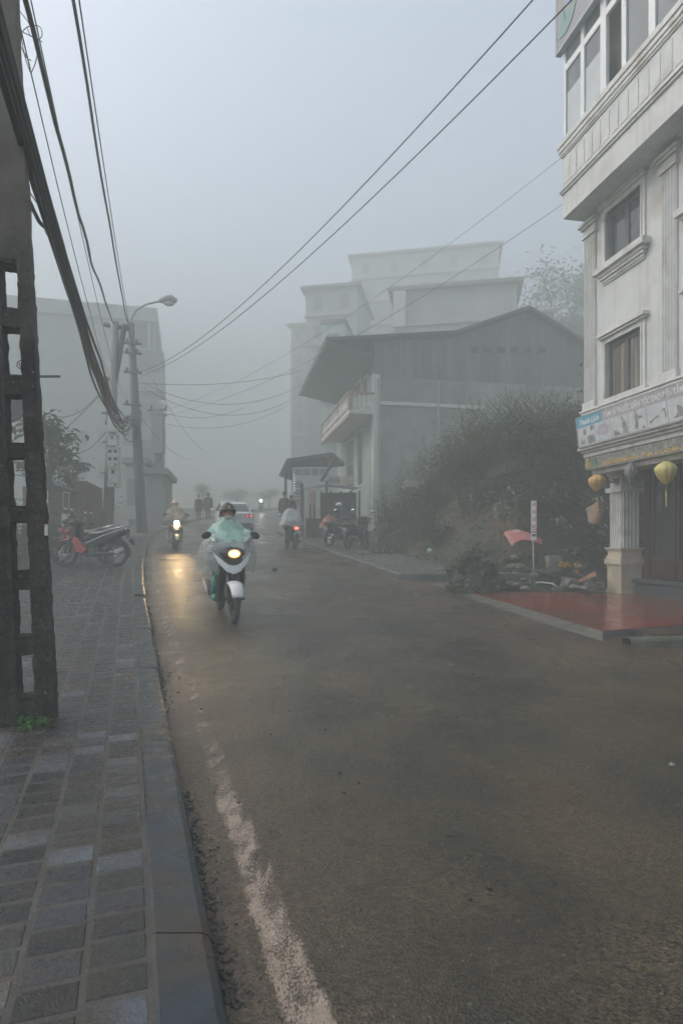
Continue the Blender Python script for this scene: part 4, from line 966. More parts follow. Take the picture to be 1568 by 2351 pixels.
def bush(loc, r, h, n, ll, label, seed, mats=(0, 1, 2), name='bush', cat='bush', group=None, lw=.45, upright=.2):
    rn = random.Random(seed); e_ = empty(name, loc, 0, label, cat, group); fo, st = MB(), MB()
    for k in range(max(5, n // 60)):
        a_ = rn.random() * 6.28; q_ = r * rn.random() ** .5 * .8; st.tube([(q_ * .3 * math.cos(a_), q_ * .3 * math.sin(a_), -.15), (q_ * math.cos(a_), q_ * math.sin(a_), h * rn.uniform(.5, .95))], [.018, .006], 5)
    cs = [Vector((r * .75 * rn.gauss(0, .5), r * .75 * rn.gauss(0, .5), h * rn.uniform(.15, .9))) for _ in range(9)]
    for k in range(n):
        c = rn.choice(cs); p = c + Vector((rn.gauss(0, r * .27), rn.gauss(0, r * .27), rn.gauss(0, h * .16))); p.z = max(.01, p.z)
        fo.cur = rn.choices(range(len(mats)), [3, 2, 1][:len(mats)])[0]; a_ = rn.random() * 6.28
        fo.leaf(p, (math.cos(a_), math.sin(a_), rn.uniform(-.5, .5) + upright), (0, 0, 1), ll * rn.uniform(.6, 1.3), ll * lw)
    fo.build('foliage', [LEAFS[i] for i in mats], e_, recalc=False); st.build('stem', M_bark, e_); return e_
for i, (dx, Y, r, h, lb) in enumerate([(30, 15.5, 1.1, 2.0, 'bright mossy round bush seen through the ladder pole openings'), (58, 16.5, 1.0, 1.3, 'low dark bush at the edge of the paving behind the ladder pole'), (4, 13.5, .9, 1.2, 'dark bush at the picture edge left of the ladder pole'), (92, 17.2, .6, .9, 'small dark bush against the near end of the plank hut')]):
    q = gat(dx, Y); bush(tuple(q), r, h, 700, .12, lb, 60 + i, mats=(1, 2, 0) if i == 0 else (0, 1, 2))
for i, (dx, Y, h) in enumerate([(205, 22.5, 1.3), (222, 23.5, 1.9)]): q = gat(dx, Y); bush(tuple(q), .6, h, 260, .20, ['short bush beside the brick pier of the hut', 'taller bush just left of the round meter pole'][i], 70 + i)
# hanging sign with scrolled iron bracket, seen through the pole
q = P(22, 850, 9.0); e_ = empty('hanging_sign', tuple(q), 0, 'dark rounded sign hanging from a scrolled iron bracket behind the ladder pole', 'sign')
sp = [(.165 + .075 * (1 - t / 30) * math.cos(t * .42), 0, .08 + .075 * (1 - t / 30) * math.sin(t * .42)) for t in range(26)]
MB().bar((-.6, 0, -.09), (.75, 0, -.09), .03).bar((-.6, 0, -.03), (.3, 0, -.08), .014).tube([(.2, 0, -.085), (.3, 0, -.03)] + sp, .008, 6).build('bracket', M_black, e_)
MB().prism([(-.25 + .5 * i / 12, -.62 - .16 * math.sin(math.pi * i / 12)) for i in range(13)] + [(.25, -.38), (-.25, -.38)], -.02, .02, 'y').build('board', M_dkframe, e_)
MB().bar((-.18, 0, -.38), (-.18, 0, -.1), .012).bar((.18, 0, -.38), (.18, 0, -.1), .012).build('hanger', M_black, e_)

# ------------------------------------------------------------------ overgrown bank
bl_pts = [Vector(v) for v in ((1.5, 60), (1.35, 30), (1.25, 24.5), (1.15, 21), (1.9, 17.5), (2.55, 15.2), (3.3, 13.7), (4.4, 13.3), (5.6, 13.9), (7.5, 14.4), (14, 15.6))]
def bank_d(x, y):
    p = Vector((x, y)); best, sgn_ = 1e9, 1
    for a_, b_ in zip(bl_pts, bl_pts[1:]):
        ab = b_ - a_; t = max(0, min(1, (p - a_).dot(ab) / ab.length_squared)); d_ = (p - a_ - ab * t).length
        if d_ < best: best = d_; sgn_ = 1 if ab.x * (y - a_.y) - ab.y * (x - a_.x) > 0 else -1
    return best * sgn_
def bank_z(x, y):
    d_ = bank_d(x, y); t_ = min(1, max(0, (x - 2.0) / 1.9)); cap = .9 + 2.35 * t_ * t_ * (3 - 2 * t_) + min(.5, max(0, (x - 4) * .1))
    if d_ < 0: return gz(x, y) - .12 + max(-.3, d_ * .3)
    r = min(1, d_ / (cap / 1.05)); r = r * r * (3 - 2 * r) * .5 + r * .5
    return gz(x, y) - .05 + cap * r + .18 * noise.noise(Vector((x * .9, y * .9, 3))) * min(1, d_ * 2) + .07 * noise.noise(Vector((x * 3, y * 3, 8))) * min(1, d_ * 3)
M_bank = pm('bank soil', (.095, .062, .038), .85, col2=(.036, .043, .022), c2=(1.1, .46, .15), var=.35, vscale=6, bump=.8, bscale=14)
mb = MB(); mb.grid(lambda u, v: (lambda x, y: (x, y, bank_z(x, y)))(.6 + 17 * u, 12.9 + 24 * v), 110, 140)
struct(mb.build('hillside', M_bank, smooth=True))
rn = random.Random(21)
ug = MB(); cnt = 0
while cnt < 33000:
    x = rn.uniform(1.0, 12); y = rn.uniform(13.2, 27); d_ = bank_d(x, y)
    if d_ < .05 or (x - 5.51) * LY.x + (y - 13.6) * LY.y > -.1 and (x - 5.51) * LX.x + (y - 13.6) * LX.y > -.15: continue
    if y > 22.5 and x > .8 and (y - 24) > (x - 1.32) * .19 - .6: continue
    n1 = noise.noise(Vector((x * .8, y * .8, 11))); n2 = noise.noise(Vector((x * 2.2, y * 2.2, 4)))
    if n1 + .6 * n2 < rn.uniform(-.75, .25) - (.25 if d_ > .5 else 0): continue
    if d_ < 1.5 and rn.random() < .62 - .2 * n1: continue
    hgt = .10 + .55 * max(0, n1 + .35) * min(1, d_ * .8)
    p = Vector((x, y, bank_z(x, y) + rn.random() ** 1.3 * hgt)); a_ = rn.random() * 6.28
    kind = n2 + rn.gauss(0, .25); ug.cur = 3 if kind > .62 else 2 if kind > .38 else 1 if kind > .05 else 0
    if ug.cur == 3 and rn.random() < .5: ug.cur = 1
    ug.leaf(p, (math.cos(a_), math.sin(a_) - .25, rn.uniform(-.6, .7)), (0, 0, 1), rn.choice([.07, .09, .11, .14, .20]) * rn.uniform(.7, 1.2), rn.uniform(.03, .07)); cnt += 1
for k in range(5200):                                        # grass blades
    x = rn.uniform(1.0, 10); y = rn.uniform(13.2, 25); d_ = bank_d(x, y)
    if d_ < 0 or (x - 5.51) * LY.x + (y - 13.6) * LY.y > -.1 and (x - 5.51) * LX.x + (y - 13.6) * LX.y > -.15: continue
    if noise.noise(Vector((x * .6, y * .6, 31))) < .0 and d_ > .5: continue
    if y > 22.8 and (y - 24) > (x - 1.32) * .19 - .6: continue
    p = Vector((x, y, bank_z(x, y) - .02)); a_ = rn.random() * 6.28; ug.cur = rn.choice([1, 2, 2, 3, 0]); ug.leaf(p, (math.cos(a_) * .35, math.sin(a_) * .35, 1), (math.sin(a_), math.cos(a_), 0), rn.uniform(.18, .55), .016)
tag(ug.build('undergrowth', LEAFS, recalc=False), 'tangled weeds and creepers covering the wet bank', 'undergrowth', kind='stuff')
def on_bank(dx, dy):
    y = 12.0
    while y < 30:
        p = P(dx, dy, y)
        if p.z <= bank_z(p.x, y) and bank_d(p.x, y) > -.2: return Vector((p.x, y, bank_z(p.x, y)))
        y += .05
    x = (dx - CX) / FD * 19; return Vector((x, 19, bank_z(x, 19)))
BU = [(880, 1185, .75, 1.0, 'low dark bush at the street end of the bank behind the dark motorcycles'), (935, 1150, .8, 1.2, 'spiky dark bush below the grey gable wall'), (985, 1190, .7, 1.0, 'rounded green bush low on the bank near the pavement'), (1000, 1120, .9, 1.25, 'tall leafy bush against the grey gable wall'),
      (1060, 1085, 1.0, 1.4, 'dense dark bush midway up the bank'), (1075, 1180, .7, .9, 'brownish bush above the mossy boulder'), (1150, 1130, .8, 1.0, 'pale leaved bush left of the white sign post'), (1200, 1060, 1.0, 1.3, 'dark bush high above the white sign post'),
      (1285, 1070, 1.1, 1.5, 'broad dark bush high beside the white building'), (1330, 1010, 1.0, 1.6, 'topmost dark bush touching the white building corner'), (1250, 990, 1.0, 1.4, 'dark bush on the crest of the bank'), (1130, 1000, 1.0, 1.4, 'crest bush where the bank meets the gable wall'),
      (1290, 1180, .8, .9, 'green bush right of the white sign post'), (1365, 1260, .6, .9, 'green bush growing behind the pillar plinth'), (1340, 1290, .45, .6, 'small bush beside the yellow flowers'), (1060, 1000, .9, 1.2, 'thin bush at the left end of the crest')]
for i, (dx, dy, r, h, lb) in enumerate(BU):
    q = on_bank(dx, dy); q.z -= .1; bush(tuple(q), r, h, int(620 * r + 150), .105, lb, 100 + i, mats=[(0, 1, 2), (0, 1, 4), (1, 0, 3)][i % 3])
def bush_to(dx, dyt, Y, r, label, seed, mats=(0, 1, 2)):
    x = (dx - CX) / FD * Y; z = bank_z(x, Y); h = max(.5, CAM_Z - (dyt - HY) / FD * Y - z); bush((x, Y, z - .1), r, h, int(430 * r * (1 + h)), .11, label, seed, mats)
for i, a_ in enumerate([(880, 1130, 22.3, .6, 'small dark bush by the house corner column'), (906, 1098, 22.0, .75, 'spiky tall bush in front of the grey gable wall'), (945, 1108, 21.0, .8, 'leafy bush right of the pale plastic sheet'), (985, 1112, 20.2, .8, 'full bush at the left foot of the tall dark growth'), (1016, 1122, 19.2, .75, 'bush filling the notch below the reeds'),
        (925, 1155, 19.6, .7, 'low bush behind the far end of the pavement'), (965, 1172, 18.3, .7, 'low bush above the pavement end'), (1010, 1185, 17.2, .65, 'brownish low bush above the pale rubble stones'), (1046, 985, 20.2, .95, 'tall dark bush forming the left edge of the high growth'), (1088, 958, 20.2, 1.0, 'tall dark bush second along the crest'),
        (1140, 952, 20.3, 1.05, 'tall dark bush third along the crest'), (1195, 948, 20.0, 1.05, 'tall dark bush above the gable ledge end'), (1250, 942, 19.5, 1.0, 'tall dark bush toward the white building on the crest'), (1300, 935, 19.0, 1.0, 'tall dark bush almost touching the white building'), (1334, 930, 18.0, .8, 'last tall bush on the crest before the white wall'),
        (1070, 1040, 18.8, .9, 'dark bush hanging on the steep left face of the bank'), (1130, 1040, 18.4, 1.0, 'dark bush in the middle of the steep bank'), (1200, 1030, 18.0, 1.0, 'dark bush above the thin sapling'), (1270, 1020, 17.4, 1.0, 'dark bush high above the brown sheet'), (1320, 1040, 16.6, .8, 'dark bush beside the shop signboard')]):
    bush_to(*a_, 500 + i, [(0, 1), (0, 1, 2), (0, 1, 3)][i % 3])
# tall feathery reeds on the crest
def reeds(loc, n, h, label, seed):
    rn = random.Random(seed); e_ = empty('reed_clump', loc, 0, label, 'reeds', None); bl2, pl2 = MB(), MB()
    for k in range(n):
        a_ = rn.random() * 6.28; r = rn.random() * .45; b_ = Vector((r * math.cos(a_), r * math.sin(a_), 0)); hh = h * rn.uniform(.6, 1.1); tp = b_ * 1.9 + Vector((rn.uniform(-.2, .2), rn.uniform(-.2, .2), hh))
        bl2.tube([b_, (b_ + tp) / 2, tp], [.007, .006, .003], 4)
        for j in range(5):
            f = rn.uniform(.15, .8); an = rn.random() * 6.28; bl2.leaf(b_.lerp(tp, f), (math.cos(an) * .6, math.sin(an) * .6, .8), (0, 0, 1), h * .4, .022)
        for j in range(8): an = rn.random() * 6.28; pl2.leaf(tp - Vector((0, 0, .04 * j)), (math.cos(an) * .4, math.sin(an) * .4, .8), (0, 0, 1), .16, .02)
    bl2.build('blades', LEAFS[2], e_, recalc=False); pl2.build('blossom', LEAFS[3], e_, recalc=False)
for i, (dx, dy, h, lb) in enumerate([(1040, 985, 1.7, 'reeds at the left end of the bank crest'), (1100, 965, 1.9, 'tall plumed reeds on the crest below the gable'), (1180, 960, 1.9, 'tall plumed reeds in the middle of the bank crest'), (1240, 950, 1.7, 'plumed reeds on the crest nearer the white building'), (1310, 940, 1.6, 'reeds on the crest right beside the white building'), (960, 1115, 1.3, 'thin reeds low down against the gable wall')]):
    q = on_bank(dx, dy); reeds(tuple(q), 26, h, lb, 200 + i)
# pale broad leaved plants
for i, (dx, dy, lb) in enumerate([(1110, 1165, 'pale broad leaved plant above the red sheet'), (1170, 1160, 'pale broad leaved plant just left of the white sign post top'), (1250, 1165, 'pale broad leaved plant just right of the white sign post top'), (1150, 1195, 'pale plant directly over the red sheet'), (1290, 1150, 'pale plant midway between sign post and brown sheet'), (1375, 1185, 'pale broad leaved plant overhanging the brown sheet'), (1285, 1232, 'pale plant hanging low right of the red sheet'), (1370, 1235, 'pale plant below the brown sheet')]):
    q = on_bank(dx, dy); rn2 = random.Random(300 + i); e_ = empty('broadleaf_plant', tuple(q), 0, lb, 'plant'); fo, st = MB(), MB()
    for k in range(16):
        a_ = rn2.random() * 6.28; r = rn2.random() * .34; p = Vector((r * math.cos(a_), r * math.sin(a_), .15 + .35 * rn2.random())); st.tube([(0, 0, -.05), p], [.008, .004], 4)
        fo.leaf(p, (math.cos(a_) * .8, math.sin(a_) * .8 - .4, rn2.uniform(-.8, .1)), (0, 0, 1), rn2.uniform(.16, .28), .075)
    fo.build('foliage', LEAFS[4], e_, recalc=False); st.build('stem', LEAFS[1], e_)
# thin dark tree trunk standing in the bank, faint tree behind
q = on_bank(1222, 1165); tree('sapling', tuple(q), 2.3, (.45, .5), 160, .13, 'thin dark sapling standing right behind the white sign post', seed=41, trunk=.035, clusters=6)
tree('conifer_tree', (22.3, 60, 9), 21.0, (5.6, 9.0), 9000, .60, 'tall feathery tree fading into the fog beside the white building', seed=44, mats=(0, 1), trunk=.2, clusters=60, lw=.30)
tree('broadleaf_tree', (10.6, 23.0, 4.6), 4.4, (1.8, 1.7), 900, .2, 'dark tree on the bank top tucked behind the white building', seed=45, mats=(0, 1), clusters=14)
for i, (x, y, h) in enumerate([(-17.0, 74, 3.0), (-13.5, 78, 2.7), (-10.0, 84, 2.8), (-21.5, 70, 3.2)]): tree('broadleaf_tree', (x, y, gz(x, y)), h, (2.0, .85), 520, .3, ['round tree, second from the left beyond the far bend', 'round tree, third from the left beyond the far bend', 'round tree at the vanishing end of the street', 'leftmost round tree beyond the far bend'][i], seed=50 + i, mats=(0, 1), clusters=12)

# rocks and builders' rubble at the foot of the bank
M_rock = pm('weathered limestone', (.085, .08, .07), .85, col2=(.035, .042, .022), c2=(4, .45, .14), var=.45, vscale=14, bump=1, bscale=22)
M_rockp = pm('pale rock', (.27, .26, .23), .85, col2=(.11, .10, .085), c2=(5, .5, .2), var=.25, bump=.8, bscale=25)
def rock(loc, r, label, seed, mat=M_rock, rz=0, name='boulder', cat='boulder', seg=34):
    m_ = MB().ell((0, 0, 0), r, seg, seg * 2 // 3, Matrix.Rotation(rz, 3, 'Z'), lambda u: 1 + .30 * noise.noise(u * 1.7 + Vector((seed, 0, 0))) + .15 * noise.noise(u * 4 + Vector((seed, 3, 0))) + .09 * noise.noise(u * 11 + Vector((seed, 7, 0))) + .05 * noise.noise(u * 24))
    return tag(m_.build(name, mat, loc=loc), label, cat)
q = G(1085, 1358, 0); rock((q.x, q.y + .1, q.z + .28), (.50, .42, .56), 'large mossy boulder standing at the corner of the red forecourt', 3.3, seg=60)
rnd = random.Random(9); e_ = MB()
for k in range(420):
    a_ = rnd.random() * 6.28; v = Vector((math.cos(a_) * rnd.random() ** .5 * .55, math.sin(a_) * rnd.random() ** .5 * .5, rnd.uniform(-.15, .52))); e_.cur = rnd.choice([0, 1, 0, 2]); e_.leaf(v, (rnd.uniform(-1, 1), rnd.uniform(-1, 0), rnd.uniform(-.8, .5)), (0, 0, 1), rnd.uniform(.04, .09), .035)
tag(e_.build('creeper', [LEAFS[0], LEAFS[1], LEAFS[2]], loc=(q.x, q.y + .05, q.z + .2), recalc=False), 'leafy creeper growing over the large mossy boulder', 'creeper')
q = G(1130, 1352, 0); rock((q.x, q.y + .2, q.z + .1), (.34, .28, .24), 'lower mossy rock on the right flank of the large boulder', 5.1)
def slab(dx, dy, size, rot, label, mat, name='concrete_block', cat='concrete block', lift=0, Y=None, seed=0):
    q = G(dx, dy, 0) if Y is None else P(dx, dy, Y); m_ = MB()
    nx_ = 8; sx, sy, sz = size
    for ax in range(3):
        for sg in (-1, 1):
            def fn(u, v, ax=ax, sg=sg):
                c = [0, 0, 0]; c[ax] = sg * .5; c[(ax + 1) % 3] = u - .5; c[(ax + 2) % 3] = v - .5
                p = Vector((c[0] * sx, c[1] * sy, c[2] * sz)); return p + noise.noise_vector((p + Vector((seed, 0, 0))) * 6) * .02 + noise.noise_vector((p + Vector((seed, 0, 0))) * 19) * .008
            m_.grid(fn, nx_, nx_)
    o = m_.build(name, mat, loc=(q.x, q.y, q.z + lift)); o.rotation_euler = tuple(R(v) for v in rot); return tag(o, label, cat)
slab(1272, 1297, (.34, .20, .40), (-12, 6, 10), 'upright broken concrete block behind the flowers', M_rockp, Y=14.0, seed=1)
slab(1268, 1322, (.44, .3, .22), (4, -5, -12), 'darker concrete block under the upright one', M_rock, Y=13.8, seed=2)
slab(1310, 1338, (.40, .26, .20), (10, 8, 30), 'pale pointed rubble block left of the roof tile', M_rockp, Y=13.6, seed=3)
slab(1362, 1343, (.42, .24, .13), (0, 3, 4), 'flat grey stone under the roof tile', M_rockp, Y=13.5, seed=4)
slab(1180, 1345, (.75, .22, .16), (2, 4, -8), 'long mossy stone at the back edge of the red floor', M_rock, Y=13.4, seed=5)
slab(1320, 1353, (1.0, .14, .07), (0, 1, 2), 'grey edging stone along the back of the red floor', M_rockp, Y=13.35, seed=6)
slab(1232, 1334, (.5, .3, .2), (-6, 4, 22), 'brown rubble block at the foot of the sign post', M_rock, Y=13.7, seed=7)
slab(1190, 1298, (.2, .15, .14), (10, 20, 30), 'small pale stone left of the sign post', M_rockp, Y=14.3, seed=8, name='stone', cat='stone')
for i in range(60):
    dx, dy = (lambda t: (880 + 190 * t + rnd.uniform(-25, 25), 1258 + 50 * t + rnd.uniform(-12, 14)))(rnd.random() ** .7) if i < 38 else (rnd.uniform(1130, 1385), rnd.uniform(1335, 1357))
    q = G(dx, dy, 0); s_ = rnd.uniform(.03, .10); o = rock((q.x, q.y, q.z + .13 * (i < 38) + s_ * .4), (s_ * 1.3, s_, s_ * .7), 'small pale rubble stone lying at the foot of the bank', i * 1.3, M_rockp, rnd.random() * 3, 'stone', 'stone', 10); o['group'] = 'small rubble stones'
for i in range(44):
    q = on_bank(rnd.uniform(1040, 1345), rnd.uniform(1268, 1338)); s_ = rnd.uniform(.04, .13); o = rock((q.x, q.y, q.z + s_ * .35), (s_ * 1.3, s_, s_ * .75), 'rubble stone strewn over the lower slope of the bank', 70 + i * 1.7, M_rockp if i % 3 else M_rock, rnd.random() * 3, 'stone', 'stone', 12); o['group'] = 'rubble on the lower bank'
for i, (x0, y0, x1, y1, r, lb) in enumerate([(1205, 1303, 1262, 1315, .022, 'pale batten lying across the rubble beside the sign post'), (1225, 1313, 1278, 1321, .026, 'dark plank end lying on the rubble'), (1300, 1342, 1385, 1350, .02, 'thin grey batten at the back of the red floor')]):
    a_, b_ = P(x0, y0, 13.75), P(x1, y1, 13.6); o = MB().bar((0, 0, 0), tuple(b_ - a_), r * 2.4, r * 1.5).build('batten', M_plank if i == 1 else M_rockp, loc=tuple(a_)); tag(o, lb, 'plank')
hp = [P(1222, 1338, 13.5), P(1245, 1337, 13.45), P(1268, 1340, 13.4), P(1278, 1347, 13.35), P(1274, 1356, 13.3)]
tag(MB().tube([p - hp[0] for p in hp], .018, 7).build('pipe', M_pale, loc=tuple(hp[0]), smooth=True), 'short bent white plastic pipe on the rubble', 'pipe')
a_ = P(1318, 1338, 13.55); b_ = P(1366, 1324, 13.5)
MBt = MB(); dirv = b_ - a_
MBt.grid(lambda u, v: (lambda t, w: (dirv.x * t, dirv.y * t, dirv.z * t + 0) if False else (dirv.x * t, dirv.y * t - .11 * math.sin(R(w)) * (.15 + t), dirv.z * t + .11 * math.cos(R(w)) * (.15 + t) - .03))(u, -80 + 160 * v), 10, 10)
tl = MBt.build('roof_tile', pm('terracotta', (.30, .14, .08), .7, var=.3, vscale=12), loc=tuple(a_), smooth=True); md = tl.modifiers.new('thick', 'SOLIDIFY'); md.thickness = .02
tag(tl, 'curved terracotta roof tile leaning on the flat grey stone', 'roof tile')
# yellow chrysanthemums
q = P(1306, 1322, 13.75); FL = empty('flower_plant', tuple(q), 0, 'clump of yellow chrysanthemums beside the broken concrete block', 'flowers'); fo, st, fl = MB(), MB(), MB()
rnd = random.Random(13)
for (dx, dy) in [(1289, 1293), (1293, 1296), (1300, 1294), (1304, 1296), (1307, 1299), (1320, 1298), (1323, 1301), (1321, 1309), (1324, 1312), (1296, 1301), (1286, 1297)]:
    p = P(dx, dy, 13.65) - q; st.tube([(p.x * .5, 0, -.2), (p.x * .8, 0, p.z * .5 - .05), tuple(p)], [.006, .005, .004], 4)
    for k in range(26):
        v = Vector((rnd.gauss(0, 1), rnd.gauss(0, 1) - .3, rnd.gauss(0, 1) + .5)).normalized(); fl.leaf(p, v, (0, 0, 1), .062, .028)
    for k in range(12): fo.leaf(p * rnd.uniform(.3, .9) + Vector((rnd.uniform(-.05, .05), rnd.uniform(-.05, .05), 0)), (rnd.uniform(-1, 1), rnd.uniform(-1, 1), rnd.uniform(-.3, .6)), (0, 0, 1), .06, .035)
fl.build('blossom', pm('yellow petals', (.70, .44, .015), .6, var=.25, vscale=20), FL, recalc=False); st.build('stem', LEAFS[1], FL); fo.build('foliage', LEAFS[1], FL, recalc=False)
q = G(1195, 1340, 0); plantlet((q.x, q.y + .3, q.z + .15), 40, .28, .08, 'fresh green leafy plant at the foot of the sign post', M_weed, seed=15, hgt=.32)
rnd = random.Random(31)
for i in range(16):
    dx, dy = (rnd.uniform(1030, 1140), rnd.uniform(1356, 1366)) if i < 9 else (rnd.uniform(1150, 1385), rnd.uniform(1350, 1358)); q = G(dx, dy, 0)
    plantlet((q.x, q.y + .05, q.z), 16, .14, .05, 'small weed sprouting at the back edge of the red floor', M_weed if i % 2 else LEAFS[1], 'weed', 'weed', 'weeds along the forecourt edge', 400 + i, .10)
# crumpled brown sheet and red sheet thrown on the bank
def cloth(corners, bend, label, mat, name, nu=16, nv=10, wob=.02, txt=None, seed=0):
    o = corners[0].copy(); a_, b_, c_, d_ = [p - o for p in corners]
    def fn(u, v):
        p = a_.lerp(b_, u).lerp(d_.lerp(c_, u), v); return p + bend(u, v) + noise.noise_vector(p * 4 + Vector((seed, 0, 0))) * wob
    m_ = MB().grid(fn, nu, nv).build(name, mat, loc=tuple(o), smooth=True); md = m_.modifiers.new('thick', 'SOLIDIFY'); md.thickness = .006
    return m_, fn
M_brown = pm('wet brown sheet', (.20, .13, .075), .55, col2=(.13, .085, .05), c2=(3, .5, .2), var=.15)
q, _ = cloth([P(1343, 1168, 14.1), P(1392, 1160, 14.0), P(1378, 1212, 13.8), P(1357, 1205, 13.7)], lambda u, v: Vector((0, -.12 * math.sin(3.1 * u), .10 * math.sin(3.1 * u) * (1 - v))), '', M_brown, 'tarpaulin', wob=.05, seed=4); tag(q, 'crumpled wet brown sheet hanging on the bank beside the white pillar', 'tarpaulin')
M_redsh = pm('faded red sheet', (.33, .095, .085), .5, col2=(.40, .16, .14), c2=(2, .5, .2), var=.08)
rc = [P(1156, 1223, 13.9), P(1245, 1240, 13.7), P(1242, 1250, 13.5), P(1175, 1256, 13.5)]
q, fn = cloth(rc, lambda u, v: Vector((0, .04 * math.sin(5 * u), .13 * math.sin(math.pi * u ** .8) * 1.0)), '', M_redsh, 'metal_sheet', wob=.012, seed=9)
tag(q, 'bent faded red sheet with white letters caught on the sign post', 'sheet')
p_ = fn(.33, .22); text_mesh('lettering', 'SỬA', .085, M_pale, q, (p_.x - .10, p_.y - .03, p_.z - .012), (R(78), R(-4), R(-8)), .002)

# motorbike hire sign on its post
sp = G(1226, 1345, 0); SY = 13.4; sp = P(1226, 1341, SY)
SG = empty('sign_post', tuple(sp), R(-16), 'narrow white lightbox on a post lettered CHO THUÊ XE MÁY', 'sign')
def sz_(dy): return CAM_Z - (dy - HY) / FD * SY - sp.z
MB().tube([(.0, 0, -.15), (-.02, 0, sz_(1240))], .016, 10).build('post', M_grey, SG, smooth=True)
zt_, zb_ = sz_(1150), sz_(1241); MB().span(-.062, .052, -.05, .05, zb_, zt_).build('case', pm('white lightbox case', (.62, .62, .62), .45, var=.05), SG, bevel=.006)
MB().span(-.054, .044, -.056, -.05, zb_ + .03, zt_ - .02).build('panel', pm('lightbox face', (.66, .67, .68), .4, var=.04), SG)
M_rt = pm('red lettering', (.48, .035, .045), .45); hh = zt_ - zb_
for tx, f, sz_t in (('CHO', .865, .105), ('THUÊ', .675, .105), ('XE', .49, .105), ('MÁY', .315, .105)):
    o = text_mesh('lettering', tx, sz_t, M_rt, SG, (-.005, -.058, zb_ + hh * f), (R(90), 0, 0), .001, 'CENTER'); wd = o.dimensions.x; o.scale = (min(1, .088 / max(.01, wd)) if tx != 'XE' else .6, 1, 1)
MB().span(-.05, .04, -.058, -.055, zb_ + hh * .20, zb_ + hh * .235).span(-.05, .04, -.058, -.055, zb_ + hh * .265, zb_ + hh * .285).build('stripe', M_rt, SG)
MB().span(-.05, .04, -.058, -.055, zb_ + hh * .10, zb_ + hh * .17).build('stripe', pm('sign blue stripe', (.10, .12, .28), .45), SG)

# ------------------------------------------------------------------ street stall, signboards
SY2 = 25.0; sb_ = Vector((P(745, 0, SY2).x, SY2, 0)); gzs = gz(sb_.x, SY2) + .1
ST = empty('street_stall', (sb_.x, sb_.y, gzs), R(-8), 'dark timber stall with tarpaulin roof below the balcony house', 'stall')
def sx_(dx): return (dx - CX) / FD * SY2 - sb_.x
def sz2(dy): return CAM_Z - (dy - HY) / FD * SY2 - gzs
M_dwood = pm('dark timber', (.055, .045, .038), .8, var=.3); M_tarp = pm('dark tarpaulin', (.035, .045, .045), .5, var=.2)
for dx in (694, 712, 760, 806):
    MB().bar((sx_(dx), 0, -.2), (sx_(dx), 0, sz2(1128)), .09).build('post', M_dwood, ST); MB().bar((sx_(dx) + .15, 1.8, -.2), (sx_(dx) + .15, 1.8, sz2(1120)), .09).build('post', M_dwood, ST)
mb = MB(); mb.grid(lambda u, v: (sx_(680) + (sx_(815) - sx_(680)) * u, -.6 + 2.7 * v, sz2(1130) + .35 * v + .16 * math.sin(u * 3.1) + .05 * noise.noise(Vector((u * 6, v * 6, 2)))), 24, 8); k = len(mb.v)
mb.build('roof', M_tarp, ST)
MB().span(sx_(700), sx_(808), .1, 1.6, -.1, sz2(1190)).span(sx_(725), sx_(808), 1.5, 1.7, -.1, sz2(1125)).build('counter', M_dwood, ST)
MB().span(sx_(690), sx_(697), -.12, -.04, -.2, sz2(1110)).build('post', pm('reddish post', (.12, .06, .045), .7, var=.2), ST)
mb = MB(); rnd = random.Random(8)
for k in range(10): mb.ell((sx_(rnd.uniform(760, 806)), rnd.uniform(.0, .6), sz2(rnd.uniform(1165, 1190))), (.22, .2, .18), 10, 7)
mb.rough(.05, 5).build('bundle', M_tarp, ST, smooth=True)
def flat_sign(dx0, dx1, dy0, dy1, Y, label, mat, name='signboard', rows=None, rz=0):
    c = P((dx0 + dx1) / 2, (dy0 + dy1) / 2, Y); w, h = (dx1 - dx0) / FD * Y, (dy1 - dy0) / FD * Y
    e_ = empty(name, tuple(c), rz, label, 'sign'); MB().box((0, 0, 0), (w, .06, h)).build('board', mat, e_, bevel=.01)
    if rows:
        m2 = MB()
        for (a_, b_, c_, d_) in rows: m2.span(-w / 2 + w * a_, -w / 2 + w * b_, -.04, -.031, h / 2 - h * d_, h / 2 - h * c_)
        m2.build('print', M_fd, e_)
    return e_
M_sgw = pm('pale sign sheet', (.46, .48, .50), .5, var=.08); M_sgc = pm('cream sign sheet', (.46, .43, .35), .6, col2=(.32, .29, .23), c2=(4, .5, .2), var=.1); M_sgp = pm('pinkish sign sheet', (.42, .30, .27), .6, var=.1)
flat_sign(672, 752, 1073, 1103, 27, 'wide pale signboard with four picture squares above the stall', M_sgw, rows=[(.04, .25, .08, .62), (.28, .50, .08, .62), (.53, .75, .08, .62), (.78, .97, .08, .62)])
flat_sign(672, 697, 1104, 1166, 26.6, 'tall pale signboard with rows of print beside the stall', M_sgw, rows=[(.05, .85, .02, .26), (.15, .95, .34, .37), (.2, .85, .42, .52), (.1, .9, .57, .61), (.1, .95, .72, .77), (.1, .9, .84, .88)])
flat_sign(706, 722, 1124, 1158, 24.3, 'pinkish upright notice fixed on the stall', M_sgp, rows=[(.3, .7, .3, .6)])
flat_sign(754, 782, 1093, 1111, 24.2, 'cream board with faded letters on the stall roof', M_sgc, rows=[(.1, .3, .3, .8), (.38, .55, .3, .8), (.62, .9, .3, .8)])
flat_sign(784, 810, 1092, 1111, 24.1, 'plain cream board next to the lettered one on the stall roof', M_sgc)
